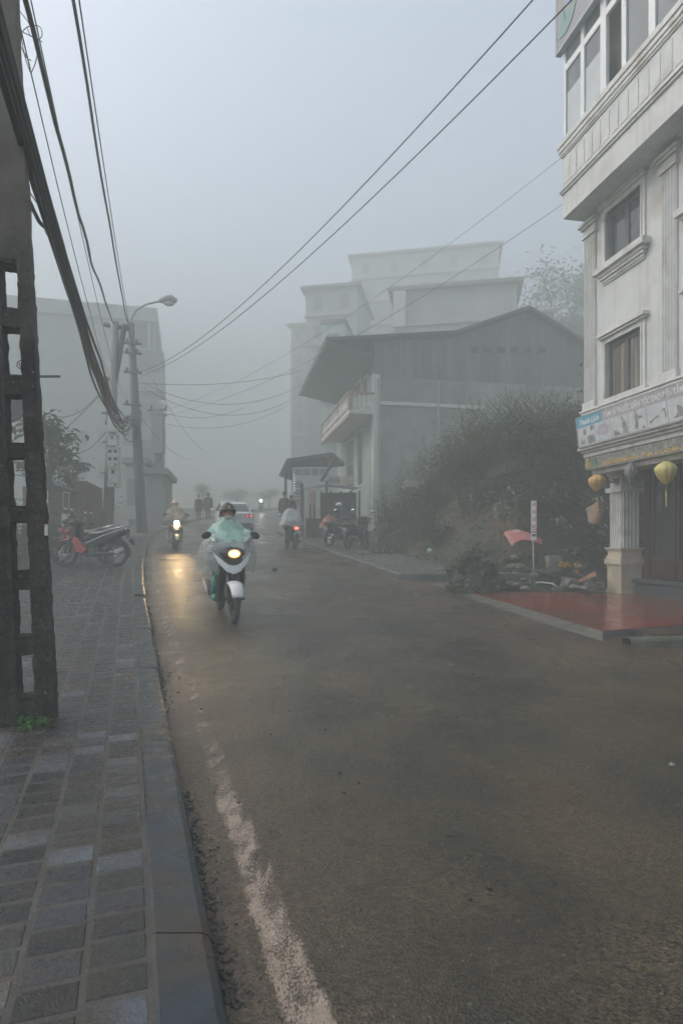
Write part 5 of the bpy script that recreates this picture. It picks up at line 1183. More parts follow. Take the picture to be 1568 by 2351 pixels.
a_, b_ = P(737, 1105, 24.2), P(770, 1048, 24.0); tag(MB().tube([(0, 0, 0), tuple(b_ - a_)], .07, 7).build('pole', M_tarp, loc=tuple(a_)), 'dark furled awning pole slanting over the stall roof', 'pole')
b_ = empty('porch_roof', tuple(P(706, 1060, 29)), R(-10), 'dark sagging porch roof above the wide pale signboard', 'awning'); MB().prism([(-1.3, -.7), (-.9, .1), (1.3, .35), (1.3, .15), (-.7, -.1), (-1.1, -.75)], -.5, 3, 'y').build('sheet', M_dkroof, b_); MB().bar((-1.0, -.3, -3.4), (-1.0, -.3, -.3), .1).build('post', M_dwood, b_); MB().bar((1.0, -.3, -3.4), (1.0, -.3, .1), .1).build('post', M_dwood, b_)
ls = P(675.5, 1090, 26.2); e_ = empty('light_string', tuple(ls), 0, 'short vertical string of tiny lit bulbs on the tall pale signboard', 'lights'); mb = MB()
for k in range(7): mb.ell((0, 0, -.112 * k), (.015, .015, .015), 8, 5)
mb.build('bulb', pm('lit bulbs', (1, 1, 1), .5, emit=(1, .97, .9), estr=1.2, var=0), e_); MB().tube([(0, .03, .1), (0, .03, -.8)], .006, 5).build('cord', M_black, e_)
oc, _ = cloth([P(738, 1196, 23.6), P(775, 1188, 24.4), P(770, 1222, 23.8), P(734, 1212, 23.1)], lambda u, v: Vector((0, 0, .18 * math.sin(3.14 * u))), '', pm('faded orange cover', (.34, .12, .075), .6, var=.2), 'tarpaulin', wob=.06, seed=2); tag(oc, 'faded orange cover thrown over goods beside the stall', 'tarpaulin')
lo, _ = cloth([P(927, 1110, 22.4), P(950, 1108, 22.3), P(966, 1122, 22), P(912, 1128, 22)], lambda u, v: Vector((0, 0, .1 * math.sin(3.14 * u))), '', M_rockp, 'plastic_sheet', wob=.05, seed=6); tag(lo, 'pale plastic sheet caught in the bushes below the gable wall', 'plastic sheet')
for i, (dx, dy, Y, c_) in enumerate([(778, 1160, 22.6, M_pale), (1186, 1265 - 25, 15.2, M_pale), (985, 1270, 17, M_pale), (1016, 1312, 14.6, M_pale)]):
    p = P(dx, dy, Y) if i == 0 else on_bank(dx, dy); o = MB().ell((0, 0, .03), (.12 - .02 * i, .08, .07), 12, 8).rough(.03, 12).build('plastic_bag', c_, loc=tuple(p), smooth=True); tag(o, ['crumpled white plastic bag on the stall', 'white plastic scrap below the red sheet', 'white plastic scrap in the low weeds of the bank', 'white plastic scrap at the end of the pavement'][i], 'litter')
# small litter on the road
for i, (dx, dy, sx1, mat, lb) in enumerate([(389, 1546, .03, M_rockp, 'small white scrap of paper near the kerb mud'), (1542, 1761, .022, M_rockp, 'small pale scrap far out on the wet road'), (630, 1312, .07, M_black, 'dark clod lying in the middle of the road')]):
    p = G(dx, dy, .0); o = MB().ell((0, 0, .012 if i < 2 else .04), (sx1, sx1 * .6, .01 if i < 2 else .06), 10, 6).rough(.012, 20).build('scrap', mat, loc=(p.x, p.y, p.z)); tag(o, lb, 'litter')

# ------------------------------------------------------------------ motorcycles
M_tyre = pm('tyre rubber', (.022, .022, .022), .75, var=.2, bump=.3, bscale=80); M_chrome = pm('dull chrome', (.45, .45, .46), .25, metal=.9, var=.1); M_engine = pm('engine metal', (.07, .07, .07), .5, metal=.4, var=.25)
M_plast = pm('black plastic', (.014, .014, .015), .42, var=.1, spec=.3); M_seat = pm('wet black seat', (.03, .032, .035), .28, var=.1); M_red = pm('motorcycle red', (.36, .022, .022), .25, var=.08, coat=.4); M_silver = pm('silver grey paint', (.33, .34, .36), .3, var=.06, coat=.3)
M_mcw = pm('motorcycle white', (.62, .63, .62), .28, var=.05, coat=.3); M_mcc = pm('motorcycle cream', (.52, .47, .38), .35, var=.08); M_mcd = pm('motorcycle charcoal', (.045, .05, .055), .3, var=.1, coat=.3); M_lens = pm('clear lens', (.35, .36, .36), .1, var=.05, spec=.8)
M_tailoff = pm('red lens', (.18, .012, .012), .2); M_tailon = pm('lit red lens', (.5, .02, .02), .3, emit=(1, .08, .05), estr=2.5, var=0); M_plate = pm('number plate', (.62, .63, .64), .4, col2=(.22, .22, .23), c2=(26, .56, .05), var=.05); M_mir = pm('mirror glass', (.75, .78, .80), .06, metal=1, var=0); M_amber = pm('amber lens', (.45, .16, .02), .3)
def glow_mat(c, s): return pm('lit headlamp', (1, .9, .7), .4, emit=c, estr=s, var=0)
def make_bike(label, loc, head, paint, paint2=None, lit=None, tail=False, lean=0, pitch=0, scooter=False, name='motorcycle', cat='motorcycle', group=None, bag=False):
    paint2 = paint2 or M_plast
    root = empty(name, loc, 0, label, cat, group); root.rotation_euler = (R(lean), R(pitch), R(head))
    wr = .275 if scooter else .285
    fx, rx_ = (.61, -.58) if scooter else (.62, -.60)
    for cx_, tw in ((fx, .038), (rx_, .045)):
        w = MB(); n = 26
        w.grid(lambda u, v: (cx_ + (wr - .048 + .012 * math.cos(v * 6.283)) * math.cos(u * 6.283), .026 * math.sin(v * 6.283), wr + (wr - .048 + .012 * math.cos(v * 6.283)) * math.sin(u * 6.283)), n, 6, True)
        w.lathe([(.001, -.06), (.05, -.06), (.05, -.03), (.035, -.02), (.035, .02), (.05, .03), (.05, .06), (.001, .06)], (cx_, 0, wr), 12, Matrix.Rotation(R(90), 3, 'X'))
        ns = 5 if scooter else 14
        for k in range(ns):
            t = 6.283 * k / ns; d = Vector((math.cos(t), 0, math.sin(t)))
            w.bar(Vector((cx_, 0, wr)) + d * .03, Vector((cx_, 0, wr)) + d * (wr - .05), .045 if scooter else .007, .02 if scooter else .007)
        wo = w.build('wheel', M_chrome if not scooter else M_engine, root, smooth=False)
        ty = MB().grid(lambda u, v: (cx_ + (wr - tw + tw * math.cos(v * 6.283)) * math.cos(u * 6.283), tw * 1.12 * math.sin(v * 6.283), wr + (wr - tw + tw * math.cos(v * 6.283)) * math.sin(u * 6.283)), 34, 10, True)
        ty.build('tyre', M_tyre, wo, smooth=True)
    mb = MB()
    for s in (-1, 1): mb.tube([(fx, s * .075, wr), (fx - .10, s * .075, .56), (.44, s * .06, .72)], [.026, .026, .03], 8)
    mb.tube([(.47, 0, .62), (.36, 0, .98)], .035, 8); mb.build('fork', M_engine, root, smooth=True)
    # front fender
    mb = MB(); a0_, a1_ = (25, 172) if scooter else (24, 150)
    def fend(u, v, cx_=fx, r=.062 if scooter else .045, a0_=a0_, a1_=a1_, hw=.105 if scooter else .075):
        a = R(a0_ + (a1_ - a0_) * u); y = -1 + 2 * v; rr = wr + r - .03 * y * y - .0
        return (cx_ + rr * math.cos(a) + .0, hw * y * (1 - .25 * (2 * u - 1) ** 2), wr + rr * math.sin(a))
    mb.grid(fend, 18, 6); fo = mb.build('fender', paint, root, smooth=True); md = fo.modifiers.new('thick', 'SOLIDIFY'); md.thickness = .008
    mb = MB(); mb.grid(lambda u, v: fend(u, v, rx_, .05, 65, 190, .07), 14, 4); fo = mb.build('rear_fender', M_plast, root, smooth=True); md = fo.modifiers.new('thick', 'SOLIDIFY'); md.thickness = .008
    # leg shield: two curved wings
    mb = MB()
    prof = [(.40, .90), (.45, .80), (.40, .62), (.34, .45), (.26, .30), (.14, .29), (.16, .40), (.24, .55), (.30, .72), (.33, .88)] if scooter else [(.37, .60), (.33, .45), (.27, .30), (.10, .27), (.02, .36), (.12, .46), (.22, .56), (.30, .66)]
    for s in (-1, 1): mb.prism(prof, s * .10, s * .185, 'y')
    if scooter: mb.prism([(.44, .90), (.47, .82), (.44, .70), (.38, .66), (.36, .90)], -.11, .11, 'y')
    else:
        cv = MB()
        for s in (-1, 1): cv.prism([(.42, .88), (.46, .80), (.42, .62), (.34, .60), (.29, .70), (.33, .88)], s * .06, s * .16, 'y')
        cv.build('steering_cover', M_plast, root, bevel=.018)
        MB().prism([(.68, .71), (.62, .80), (.50, .90), (.30, .965), (.30, .90), (.44, .80), (.56, .73)], -.085, .085, 'y').build('front_fairing', paint, root, bevel=.025)
    if scooter: mb.prism([(.38, .70), (.36, .50), (.30, .34), (.16, .30), (.16, .36), (.28, .55), (.30, .70)], -.13, .13, 'y')
    mb.build('leg_shield', M_plast if scooter else paint, root, bevel=.018)
    if scooter:
        mb = MB(); V = [(.275, 1.0), (.215, .86), (.10, .735), (0, .70), (-.10, .735), (-.215, .86), (-.275, 1.0), (-.16, .90), (-.075, .835), (0, .82), (.075, .835), (.16, .90)]
        n = len(V); fr = [Vector((.545 - 1.1 * y * y - .25 * (z - .8), y, z)) for y, z in V]; k = len(mb.v)
        mb.v.extend([tuple(p) for p in fr] + [tuple(p - Vector((.06, 0, 0))) for p in fr])
        mb.f.extend([(0, 1, 11, 7 + 4 - 0)][:0]); 
        for (a, b, c, d) in ((0, 1, 10 + 1, 0), ): pass
        idx = [(6, 7, 5), (5, 7, 8, 4), (4, 8, 9, 3), (3, 9, 10, 2), (2, 10, 11, 1), (1, 11, 0)]
        for f in idx: mb.f.append(f); mb.m.append(0); mb.f.append(tuple(i + n for i in reversed(f))); mb.m.append(0)
        for i in range(n): mb.f.append((i, (i + 1) % n, (i + 1) % n + n, i + n)); mb.m.append(0)
        mb.build('front_panel', paint, root, bevel=.006)
        MB().prism([(.50, .70), (.52, .80), (.50, .92), (.42, .98), (.38, .70)], -.13, .13, 'y').build('front_grille', M_plast, root, bevel=.02)
    # body panels under the seat
    mb = MB(); bp_ = [(.22, .40), (.10, .46), (-.05, .60), (-.35, .70), (-.82, .84), (-.84, .76), (-.55, .62), (-.30, .50), (-.05, .36), (.14, .30)]
    for s in (-1, 1): mb.prism(bp_, s * .07, s * .125, 'y')
    mb.prism([(-.1, .60), (-.8, .80), (-.8, .74), (-.1, .45)], -.07, .07, 'y'); mb.build('body_panel', paint2, root, bevel=.02)
    mb = MB()
    for s in (-1, 1): mb.bar((.10, s * .128, .50), (-.35, s * .128, .68), .006, .012).bar((-.35, s * .128, .68), (-.80, s * .128, .82), .006, .012)
    mb.build('trim_stripe', M_chrome if not scooter else paint, root)
    # spine, engine, exhaust
    MB().tube([(.36, 0, .86), (.25, 0, .58), (.05, 0, .48), (-.2, 0, .56)], .05, 8).build('frame', M_plast, root, smooth=True)
    MB().box((-.03, 0, .34), (.34, .22, .18)).box((.17, 0, .38), (.18, .16, .14)).lathe([(.09, -.14), (.09, .14)], (-.08, 0, .33), 14, Matrix.Rotation(R(90), 3, 'X')).bar((-.1, .1, .30), (rx_, .1, wr), .05).bar((-.1, -.1, .30), (rx_, -.1, wr), .05).build('engine', M_engine, root, bevel=.015)
    ex = MB().tube([(.22, -.06, .33), (.20, -.12, .24), (-.10, -.15, .24), (-.25, -.16, .27)], .02, 8); ex.tube([(-.25, -.16, .27), (-.34, -.17, .29), (-.78, -.19, .42), (-.80, -.19, .425)], [.025, .055, .062, .04], 10).build('exhaust', M_chrome if not scooter else M_engine, root, smooth=True)
    if scooter: MB().tube([(-.30, -.235, .30), (-.44, -.24, .345), (-.68, -.245, .41), (-.80, -.24, .45)], [.02, .068, .07, .03], 10, flat=.5).build('heat_shield', pm('tan heat shield', (.30, .27, .21), .4), root, smooth=True)
    # seat
    st = MB(); ks = [(.08, .70, .07), (.05, .775, .10), (-.15, .775, .125), (-.32, .80, .13), (-.36, .825, .125), (-.66, .845, .10), (-.72, .82, .06)]
    def seat(u, v):
        x_ = u * (len(ks) - 1); i = min(int(x_), len(ks) - 2); f = x_ - i; a = [ks[i][j] * (1 - f) + ks[i + 1][j] * f for j in range(3)]; t = math.pi * (v * 1.3 - .15)
        return (a[0], -a[2] * math.cos(t), a[1] - .075 + .085 * max(-.3, math.sin(t)) ** 1)
    st.grid(seat, 24, 10); st.build('seat', M_seat, root, smooth=True)
    mb = MB().tube([(-.45, .12, .80), (-.72, .115, .85), (-.86, .06, .89), (-.86, -.06, .89), (-.72, -.115, .85), (-.45, -.12, .80)], .013, 8); mb.build('luggage_rack', M_chrome, root, smooth=True)
    MB().ell((-.84, 0, .79), (.04, .075, .045), 12, 7).build('tail_light', M_tailon if tail else M_tailoff, root, smooth=True)
    MB().prism([(-.80, .74), (-.86, .72), (-1.0, .48), (-.97, .48)], -.07, .07, 'y').build('mud_flap', M_plast, root)
    MB().box((-.945, 0, .64), (.01, .17, .13), Matrix.Rotation(R(-25), 3, 'Y')).build('number_plate', M_plate, root)
    # handlebar
    hz = 1.0 if scooter else .96; hxx = .34
    hb_ = MB().tube([(hxx - .12, .34, hz + .01), (hxx - .03, .2, hz + .02), (hxx, 0, hz), (hxx - .03, -.2, hz + .02), (hxx - .12, -.34, hz + .01)], .016, 8)
    hbo = hb_.build('handlebar', M_engine, root, smooth=True)
    for s in (-1, 1):
        MB().tube([(hxx - .07, s * .24, hz + .018), (hxx - .13, s * .35, hz + .01)], .021, 10).build('grip', M_tyre, hbo, smooth=True)
        MB().tube([(hxx - .0, s * .20, hz + .03), (hxx + .03, s * .33, hz + .0)], .007, 6).build('brake_lever', M_chrome, hbo, smooth=True)
    cw = MB().ell((hxx + .06, 0, hz + .0), (.17, .19, .10), 18, 10, None, lambda u: 1 - .18 * max(0, u.z)); cw.build('headlight_cowl', M_plast, root, smooth=True)
    if scooter:
        MB().ell((hxx + .222, 0, hz - .005), (.03, .078, .050), 16, 10).build('headlight', glow_mat(lit[0], lit[1]) if lit else M_lens, root, smooth=True); MB().grid(lambda u, v: (hxx + .215 + .02 * v, (.080 + .012 * v) * math.cos(6.283 * u), hz - .005 + (.052 + .012 * v) * math.sin(6.283 * u)), 20, 2, True).build('headlight_glow_ring', M_amber, root, smooth=True)  # amber ring puts the warm edge of the lamp's glow into colour
    else:
        MB().ell((hxx + .19, 0, hz - .01), (.055, .085, .07), 14, 9).build('headlight', glow_mat(lit[0], lit[1]) if lit else M_lens, root, smooth=True)
    for s in (-1, 1):
        MB().ell((.47, s * .14, .84), (.03, .045, .03), 10, 6).build('indicator', M_amber, root, smooth=True)
        mr_ = MB().tube([(hxx - .04, s * .20, hz + .03), (hxx - .05, s * .27, hz + .15), (hxx - .04, s * .33, hz + .22)], .007, 6).ell((hxx - .04, s * .355, hz + .245), (.022, .078, .05), 12, 8, Matrix.Rotation(R(s * -22), 3, 'X')).build('mirror', M_plast, root, smooth=True)
        MB().ell((hxx - .058, s * .355, hz + .245), (.008, .066, .04), 12, 6, Matrix.Rotation(R(s * -22), 3, 'X')).build('mirror_glass', M_mir, mr_, smooth=True)
    MB().tube([(-.02, .12, .28), (-.10, .22, .01)], .011, 6).build('side_stand', M_engine, root, smooth=True)
    MB().bar((.02, -.26, .29), (.02, .26, .29), .03).bar((-.3, -.24, .34), (-.3, .24, .34), .022).build('footrest', M_tyre, root, bevel=.005)
    return root

# ------------------------------------------------------------------ people
M_skin = pm('skin', (.30, .17, .11), .5, var=.08); M_hair = pm('black hair', (.012, .011, .010), .5, var=.2)
def cloth_m(n, c, r=.75): return pm(n, c, r, var=.2, vscale=10)
def person(label, loc, head, J, cloth, hat=None, group=None, hands=True, look=0):
    """J: joint positions in the figure's own frame, x ahead; cloth = (top, trousers, shoes)"""
    root = empty('person', loc, 0, label, 'person', group); root.rotation_euler = (0, 0, R(head))
    V = [J['pelvis'], J['belly'], J['chest'], J['neck0'], J['neck1']]; rad = [.125, .125, .14, .065, .052]; E = [(0, 1), (1, 2), (2, 3), (3, 4)]; kind = [1, 0, 0, 0, 3]
    flat = {2: (.13, .17), 1: (.11, .145), 0: (.125, .155)}
    for s, nm in ((1, 'l'), (-1, 'r')):
        k = len(V)
        V += [J['sh_' + nm], J['el_' + nm], J['wr_' + nm], J['ha_' + nm]]; rad += [.072, .050, .034, .036]; kind += [0, 0, 0, 3]
        E += [(2, k), (k, k + 1), (k + 1, k + 2), (k + 2, k + 3)]
        k = len(V)
        V += [J['hip_' + nm], J['kn_' + nm], J['an_' + nm], J['to_' + nm]]; rad += [.098, .066, .044, .036]; kind += [1, 1, 2, 2]
        E += [(0, k), (k, k + 1), (k + 1, k + 2), (k + 2, k + 3)]
    me = bpy.data.meshes.new('body'); bm = bmesh.new(); sk = bm.verts.layers.skin.verify(); vs = [bm.verts.new(p) for p in V]
    for a, b in E: bm.edges.new((vs[a], vs[b]))
    for i, v in enumerate(vs): v[sk].radius = flat.get(i, (rad[i], rad[i])); v[sk].use_root = i == 0
    bm.to_mesh(me); bm.free()
    t = bpy.data.objects.new('body_tmp', me); COL.objects.link(t); m1 = t.modifiers.new('s', 'SKIN'); m1.use_smooth_shade = True; m2 = t.modifiers.new('d', 'SUBSURF'); m2.levels = m2.render_levels = 2
    bpy.context.view_layer.update(); ev = t.evaluated_get(bpy.context.evaluated_depsgraph_get()); em = bpy.data.meshes.new_from_object(ev)
    mb = MB(); mb.v = [tuple(v.co) for v in em.vertices]
    seg = [(Vector(V[a]), Vector(V[b]), kind[b]) for a, b in E]
    for p in em.polygons:
        c = p.center; best = min(seg, key=lambda g: (c - (g[0] + (g[1] - g[0]) * max(0, min(1, (c - g[0]).dot(g[1] - g[0]) / max(1e-6, (g[1] - g[0]).length_squared))))).length)
        mb.f.append(tuple(p.vertices)); mb.m.append(best[2])
    COL.objects.unlink(t); bpy.data.objects.remove(t); bpy.data.meshes.remove(em)
    H = Vector(J['head']); rot = Matrix.Rotation(R(look), 3, 'Y')
    mb.cur = 3
    mb.ell(H, (.098, .078, .122), 20, 14, rot, lambda u: 1 + (.06 if u.x > .7 and -.5 < u.z < 0 else 0) - .10 * max(0, -u.z - .4) + .05 * max(0, -u.x))
    mb.ell(H + rot @ Vector((.105, 0, -.012)), (.022, .016, .028), 8, 6, rot)
    for s in (-1, 1): mb.ell(H + rot @ Vector((-.005, s * .08, -.005)), (.02, .010, .032), 8, 6, rot)
    mb.cur = 4
    for s in (-1, 1): mb.ell(H + rot @ Vector((.088, s * .033, .018)), (.012, .015, .008), 8, 5, rot).ell(H + rot @ Vector((.090, s * .035, .040)), (.010, .020, .005), 8, 4, rot)
    mb.cur = 5; mb.ell(H + rot @ Vector((.093, 0, -.058)), (.010, .026, .008), 8, 5, rot)
    mb.cur = 3
    if hands:
        for s, nm in ((1, 'l'), (-1, 'r')):
            h = Vector(J['ha_' + nm]); w = Vector(J['wr_' + nm]); d = (h - w).normalized(); side = d.cross(Vector((0, 0, 1)))
            if side.length < .2: side = Vector((1, 0, 0))
            side.normalize(); dn = side.cross(d).normalized() * -1
            if dn.z > 0 and abs(d.z) < .8: dn = -dn
            for q, ln in zip((-1.5, -.5, .5, 1.5), (.030, .036, .034, .026)):
                b0 = h + d * .012 + side * q * .017; mb.tube([b0, b0 + d * ln, b0 + d * (ln + .012) + dn * .024, b0 + d * ln * .6 + dn * .042], [.0095, .009, .0085, .007], 6)
            tb = h + side * (-.030 * s); mb.tube([tb - d * .02, tb + d * .012 - side * .010 * s + dn * .012, tb + d * .03 + dn * .03], [.011, .010, .008], 6)
    body = mb.build('body', [cloth[0], cloth[1], cloth[2], M_skin, M_hair, pm('lips', (.20, .075, .06), .5)], root, smooth=True)
    if hat == 'hair':
        MB().ell(H + Vector((-.02, 0, .035)), (.104, .088, .108), 18, 12, None, lambda u: 1 if (u.z > -.15 or u.x < -.1) else .8).build('hair', M_hair, root, smooth=True)
    elif hat:
        hm = MB(); hm.grid(lambda u, v: (lambda a, t: tuple(H + rot @ Vector((.135 * math.cos(a) * math.cos(t) - .012, .125 * math.sin(a) * math.cos(t), .045 + .115 * math.sin(t) - (.085 * max(0, -math.cos(a)) + .05 * abs(math.sin(a))) * (1 - v)))))(6.283 * u, R(2 + 88 * v)), 26, 9, True)
        ho = hm.build('helmet', hat[0], root, smooth=True); md = ho.modifiers.new('thick', 'SOLIDIFY'); md.thickness = .014
        MB().grid(lambda u, v: tuple(H + rot @ Vector(((.128 + .055 * v) * math.cos(R(-60 + 120 * u)) - .01, (.122 + .03 * v) * math.sin(R(-60 + 120 * u)), .056 - .014 * v + .004 * math.cos(u * 3)))), 14, 3).build('helmet_peak', hat[1], ho, smooth=True)
        sp = MB()
        for s in (-1, 1): sp.tube([tuple(H + rot @ Vector((.0, s * .10, .02))), tuple(H + rot @ Vector((.02, s * .085, -.07))), tuple(H + rot @ Vector((.045, s * .02, -.128)))], .007, 5)
        sp.build('chin_strap', M_plast, ho)
        if len(hat) > 2:
            MB().ell(H + rot @ Vector((.122, 0, .088)), (.012, .022, .018), 8, 6, rot).build('badge', hat[2], ho, smooth=True)
            MB().grid(lambda u, v: tuple(H + rot @ Vector((.139 * math.cos(R(-80 + 160 * u)) - .010, .128 * math.sin(R(-80 + 160 * u)), .058 + .009 * v))), 18, 1).build('helmet_band', M_silver, ho, smooth=True)
    return root
def rider_pose(lean=0., spread=.25, handz=.985, headup=0, hx=.22):
    x = lambda v: v + 0
    J = dict(pelvis=(-.16, 0, .89), belly=(-.13 + lean * .25, 0, 1.02), chest=(-.09 + lean * .7, 0, 1.22 - lean * .1), neck0=(-.06 + lean, 0, 1.41 - lean * .22), neck1=(-.03 + lean * 1.15, 0, 1.47 - lean * .26), head=(.01 + lean * 1.25, 0, 1.575 - lean * .3 + headup))
    for s, nm in ((1, 'l'), (-1, 'r')):
        J['sh_' + nm] = (-.06 + lean * .9, s * .19, 1.36 - lean * .2); J['el_' + nm] = (.02 + lean * .6, s * .30, 1.12); J['wr_' + nm] = (hx - .06, s * .31, handz + .035); J['ha_' + nm] = (hx + .005, s * .305, handz + .028)
        J['hip_' + nm] = (-.13, s * .10, .86); J['kn_' + nm] = (.27, s * .17, .72); J['an_' + nm] = (.02, s * .19, .36); J['to_' + nm] = (.17, s * .20, .315)
    return J
def walk_pose(step=.18, h=1.0):
    J = dict(pelvis=(0, 0, .93), belly=(0, 0, 1.05), chest=(.01, 0, 1.24), neck0=(0, 0, 1.42), neck1=(.01, 0, 1.49), head=(.03, 0, 1.59))
    for s, nm in ((1, 'l'), (-1, 'r')):
        J['sh_' + nm] = (0, s * .18, 1.37); J['el_' + nm] = (-.03 * s, s * .24, 1.10); J['wr_' + nm] = (.05 - .06 * s, s * .25, .86); J['ha_' + nm] = (.07 - .06 * s, s * .25, .79)
        J['hip_' + nm] = (0, s * .095, .90); J['kn_' + nm] = (.06 + step * .4 * s, s * .10, .50); J['an_' + nm] = (step * s - .02, s * .10, .085); J['to_' + nm] = (step * s + .13, s * .11, .045)
    return J
def plastic(name, c, alpha, rough=.25):
    m = pm(name, c, rough, var=.12, vscale=6, alpha=alpha); nt = m.node_tree; N = nt.nodes; b = N['Principled BSDF']
    n = N.new('ShaderNodeTexNoise'); n.inputs['Scale'].default_value = 6; n.inputs['Detail'].default_value = 3; n.inputs['Distortion'].default_value = 1.2
    tc = N.new('ShaderNodeTexCoord'); nt.links.new(tc.outputs['Object'], n.inputs['Vector']); r = N.new('ShaderNodeMapRange'); r.inputs[1].default_value = .35; r.inputs[2].default_value = .68; r.inputs[3].default_value = max(0, alpha - .10); r.inputs[4].default_value = min(1, alpha + .14)
    nt.links.new(n.outputs[0], r.inputs[0]); nt.links.new(r.outputs[0], b.inputs['Alpha']); return m
def poncho(par, keys, mats, seed=0, split=.5, name='poncho', tails=0, wind=0):
    """keys: (v, z, centre x, front, back, half width)"""
    ks = keys
    def fn(u, v):
        for a, b in zip(ks, ks[1:]):
            if v <= b[0] + 1e-6: break
        f = (v - a[0]) / (b[0] - a[0]); k = [a[i] * (1 - f) + b[i] * f for i in range(6)]; t = 6.283 * u; c, s = math.cos(t), math.sin(t)
        e = .8; cc, ss = math.copysign(abs(c) ** e, c), math.copysign(abs(s) ** e, s)
        p = Vector((k[2] + (k[3] if c > 0 else k[4]) * cc, k[5] * ss, k[1]))
        w = (.012 + .040 * v) * noise.noise(Vector((c * 2.5, s * 2.5, v * 2 + seed))) + .016 * v * math.sin(u * 75 + seed + 3 * v); p += Vector((c, s, 0)) * w
        p.z += -.05 * v * v * math.sin(u * 25 + seed) * .6 + .03 * v * noise.noise(Vector((c * 3, s * 3, seed)))
        p.x -= wind * v * v * abs(s) ** 1.0
        return p
    m_ = MB(); m_.grid(fn, 56, 22, True)
    nv = 22; m_.m = [0 if (i % nv) / nv < split + .03 * math.sin(i // nv * .7) else 1 for i in range(len(m_.f))]
    return m_.build(name, mats, par, smooth=True, recalc=False)

def bike_spot(dx, dy, lift=0): return G(dx, dy, lift)
# --- the rider in green coming towards us
f_, r_ = G(537, 1431), G(505, 1399); hd = f_ - r_; hang = math.degrees(math.atan2(hd.y, hd.x)); mid = (f_ + r_) / 2; hs = 1.0
def slope_pitch(p, ang): d = Vector((math.cos(R(ang)), math.sin(R(ang)))); return -math.degrees(math.atan2(gz(p.x + d.x, p.y + d.y) - gz(p.x - d.x, p.y - d.y), 2))
print('hero', f_, r_, hang, hd.length)
WARM = (1.0, .74, .21)
hl = tuple((mid.x, mid.y, gz(mid.x, mid.y)))
hero = make_bike('white fronted scooter with its headlight on, ridden towards us on the wet road', hl, hang, M_mcw, M_plast, lit=(WARM, 1.25), pitch=slope_pitch(mid, hang), scooter=True, name='scooter', cat='scooter')
hp = person('person in green hooded plastic poncho and black helmet riding the white scooter', hl, hang, rider_pose(0, handz=.995, headup=.0), (cloth_m('grey sweater', (.10, .09, .085)), cloth_m('black trousers', (.03, .03, .035)), cloth_m('teal rubber boots', (.02, .16, .125), .35)), hat=(pm('black helmet', (.012, .012, .013), .4, spec=.3), M_plast, pm('yellow badge', (.5, .42, .03), .4)))
hp.rotation_euler = hero.rotation_euler
fm = Vector(rider_pose()['head']); MB().ell(fm + Vector((.062, 0, -.068)), (.052, .060, .050), 14, 9).build('face_mask', pm('pale face mask', (.42, .40, .38), .7, var=.1), hp, smooth=True)
bt_ = MB()
for s in (-1, 1): bt_.tube([(.17, s * .175, .62), (.09, s * .185, .46), (.02, s * .19, .33)], [.075, .068, .06], 10).tube([(-.04, s * .19, .315), (.06, s * .195, .30), (.20, s * .20, .295)], [.05, .055, .04], 10)
bt_.build('boots', pm('teal rubber', (.02, .17, .13), .3, var=.1), hp, smooth=True)
MP_g = plastic('green plastic sheet', (.36, .57, .47), .74); MP_c = plastic('clear plastic sheet', (.50, .55, .54), .40)
poncho(hp, [(0, 1.51, .015, .085, .10, .095), (.08, 1.455, -.01, .115, .13, .12), (.18, 1.405, -.03, .16, .15, .215), (.32, 1.30, -.02, .22, .18, .285), (.50, 1.19, .02, .33, .24, .335), (.66, 1.06, .04, .42, .36, .40), (.85, .88, .02, .44, .52, .43), (1, .68, .0, .40, .62, .40)], [MP_g, MP_c], seed=2, split=.50, wind=.10)
hood = MB(); H = Vector(rider_pose()['head'])
hood.grid(lambda u, v: tuple(H + Vector((-.02 - .10 * math.sin(v * 1.5) + .05 * v, (.112 - .02 * v) * math.cos(R(-30 + 240 * u)) * (1 + .04 * math.sin(u * 30)), -.04 + (.10 + .0 * v) * math.sin(R(-30 + 240 * u)) * .4 - .06 - .03 * v))), 20, 5); 
ho = hood.build('hood', MP_g, hp, smooth=True)
# draped flap stretched from the shoulders over both mirrors
fl = MB()
def flap(u, v):
    y = -1 + 2 * u; yy = y * (.20 + .17 * v); x = -.02 + .33 * v + .06 * math.cos(y * 1.5) * v; z = 1.37 - .12 * v - .17 * v * (1 - abs(y) ** 1.6) + .03 * abs(y) * v
    return (x, yy, z + .010 * math.sin(y * 14 + v * 4) * v + .012 * noise.noise(Vector((y * 3, v * 4, 2))))
fl.grid(flap, 26, 14); fl.m = [0 if (i % 14) < 9 else 1 for i in range(len(fl.f))]; fl.build('cape_front', [MP_g, MP_c], hp, smooth=True)
# --- far rider with the glaring headlight
p2 = G(402, 1263.5); a2 = -70
b2_ = make_bike('cream motorcycle with a glaring headlight coming round the bend', tuple(p2), a2, M_mcc, M_plast, lit=((1.0, .66, .30), 120), pitch=slope_pitch(p2, a2))
r2 = person('person in clear plastic cape and white helmet riding the cream motorcycle', tuple(p2), a2, rider_pose(.0), (cloth_m('dark jacket', (.05, .045, .045)), cloth_m('dark trousers', (.03, .03, .032)), cloth_m('dark shoes', (.02, .02, .02))), hat=(pm('white helmet', (.60, .58, .52), .35), pm('white peak', (.60, .58, .52), .35)))
r2.rotation_euler = b2_.rotation_euler
poncho(r2, [(0, 1.47, -.01, .09, .10, .10), (.15, 1.42, -.03, .14, .15, .20), (.4, 1.28, -.02, .2, .2, .30), (.75, 1.03, .0, .26, .36, .40), (1, .84, -.05, .24, .46, .42)], [plastic('clear rain cape', (.5, .52, .52), .42)] * 2, seed=5)
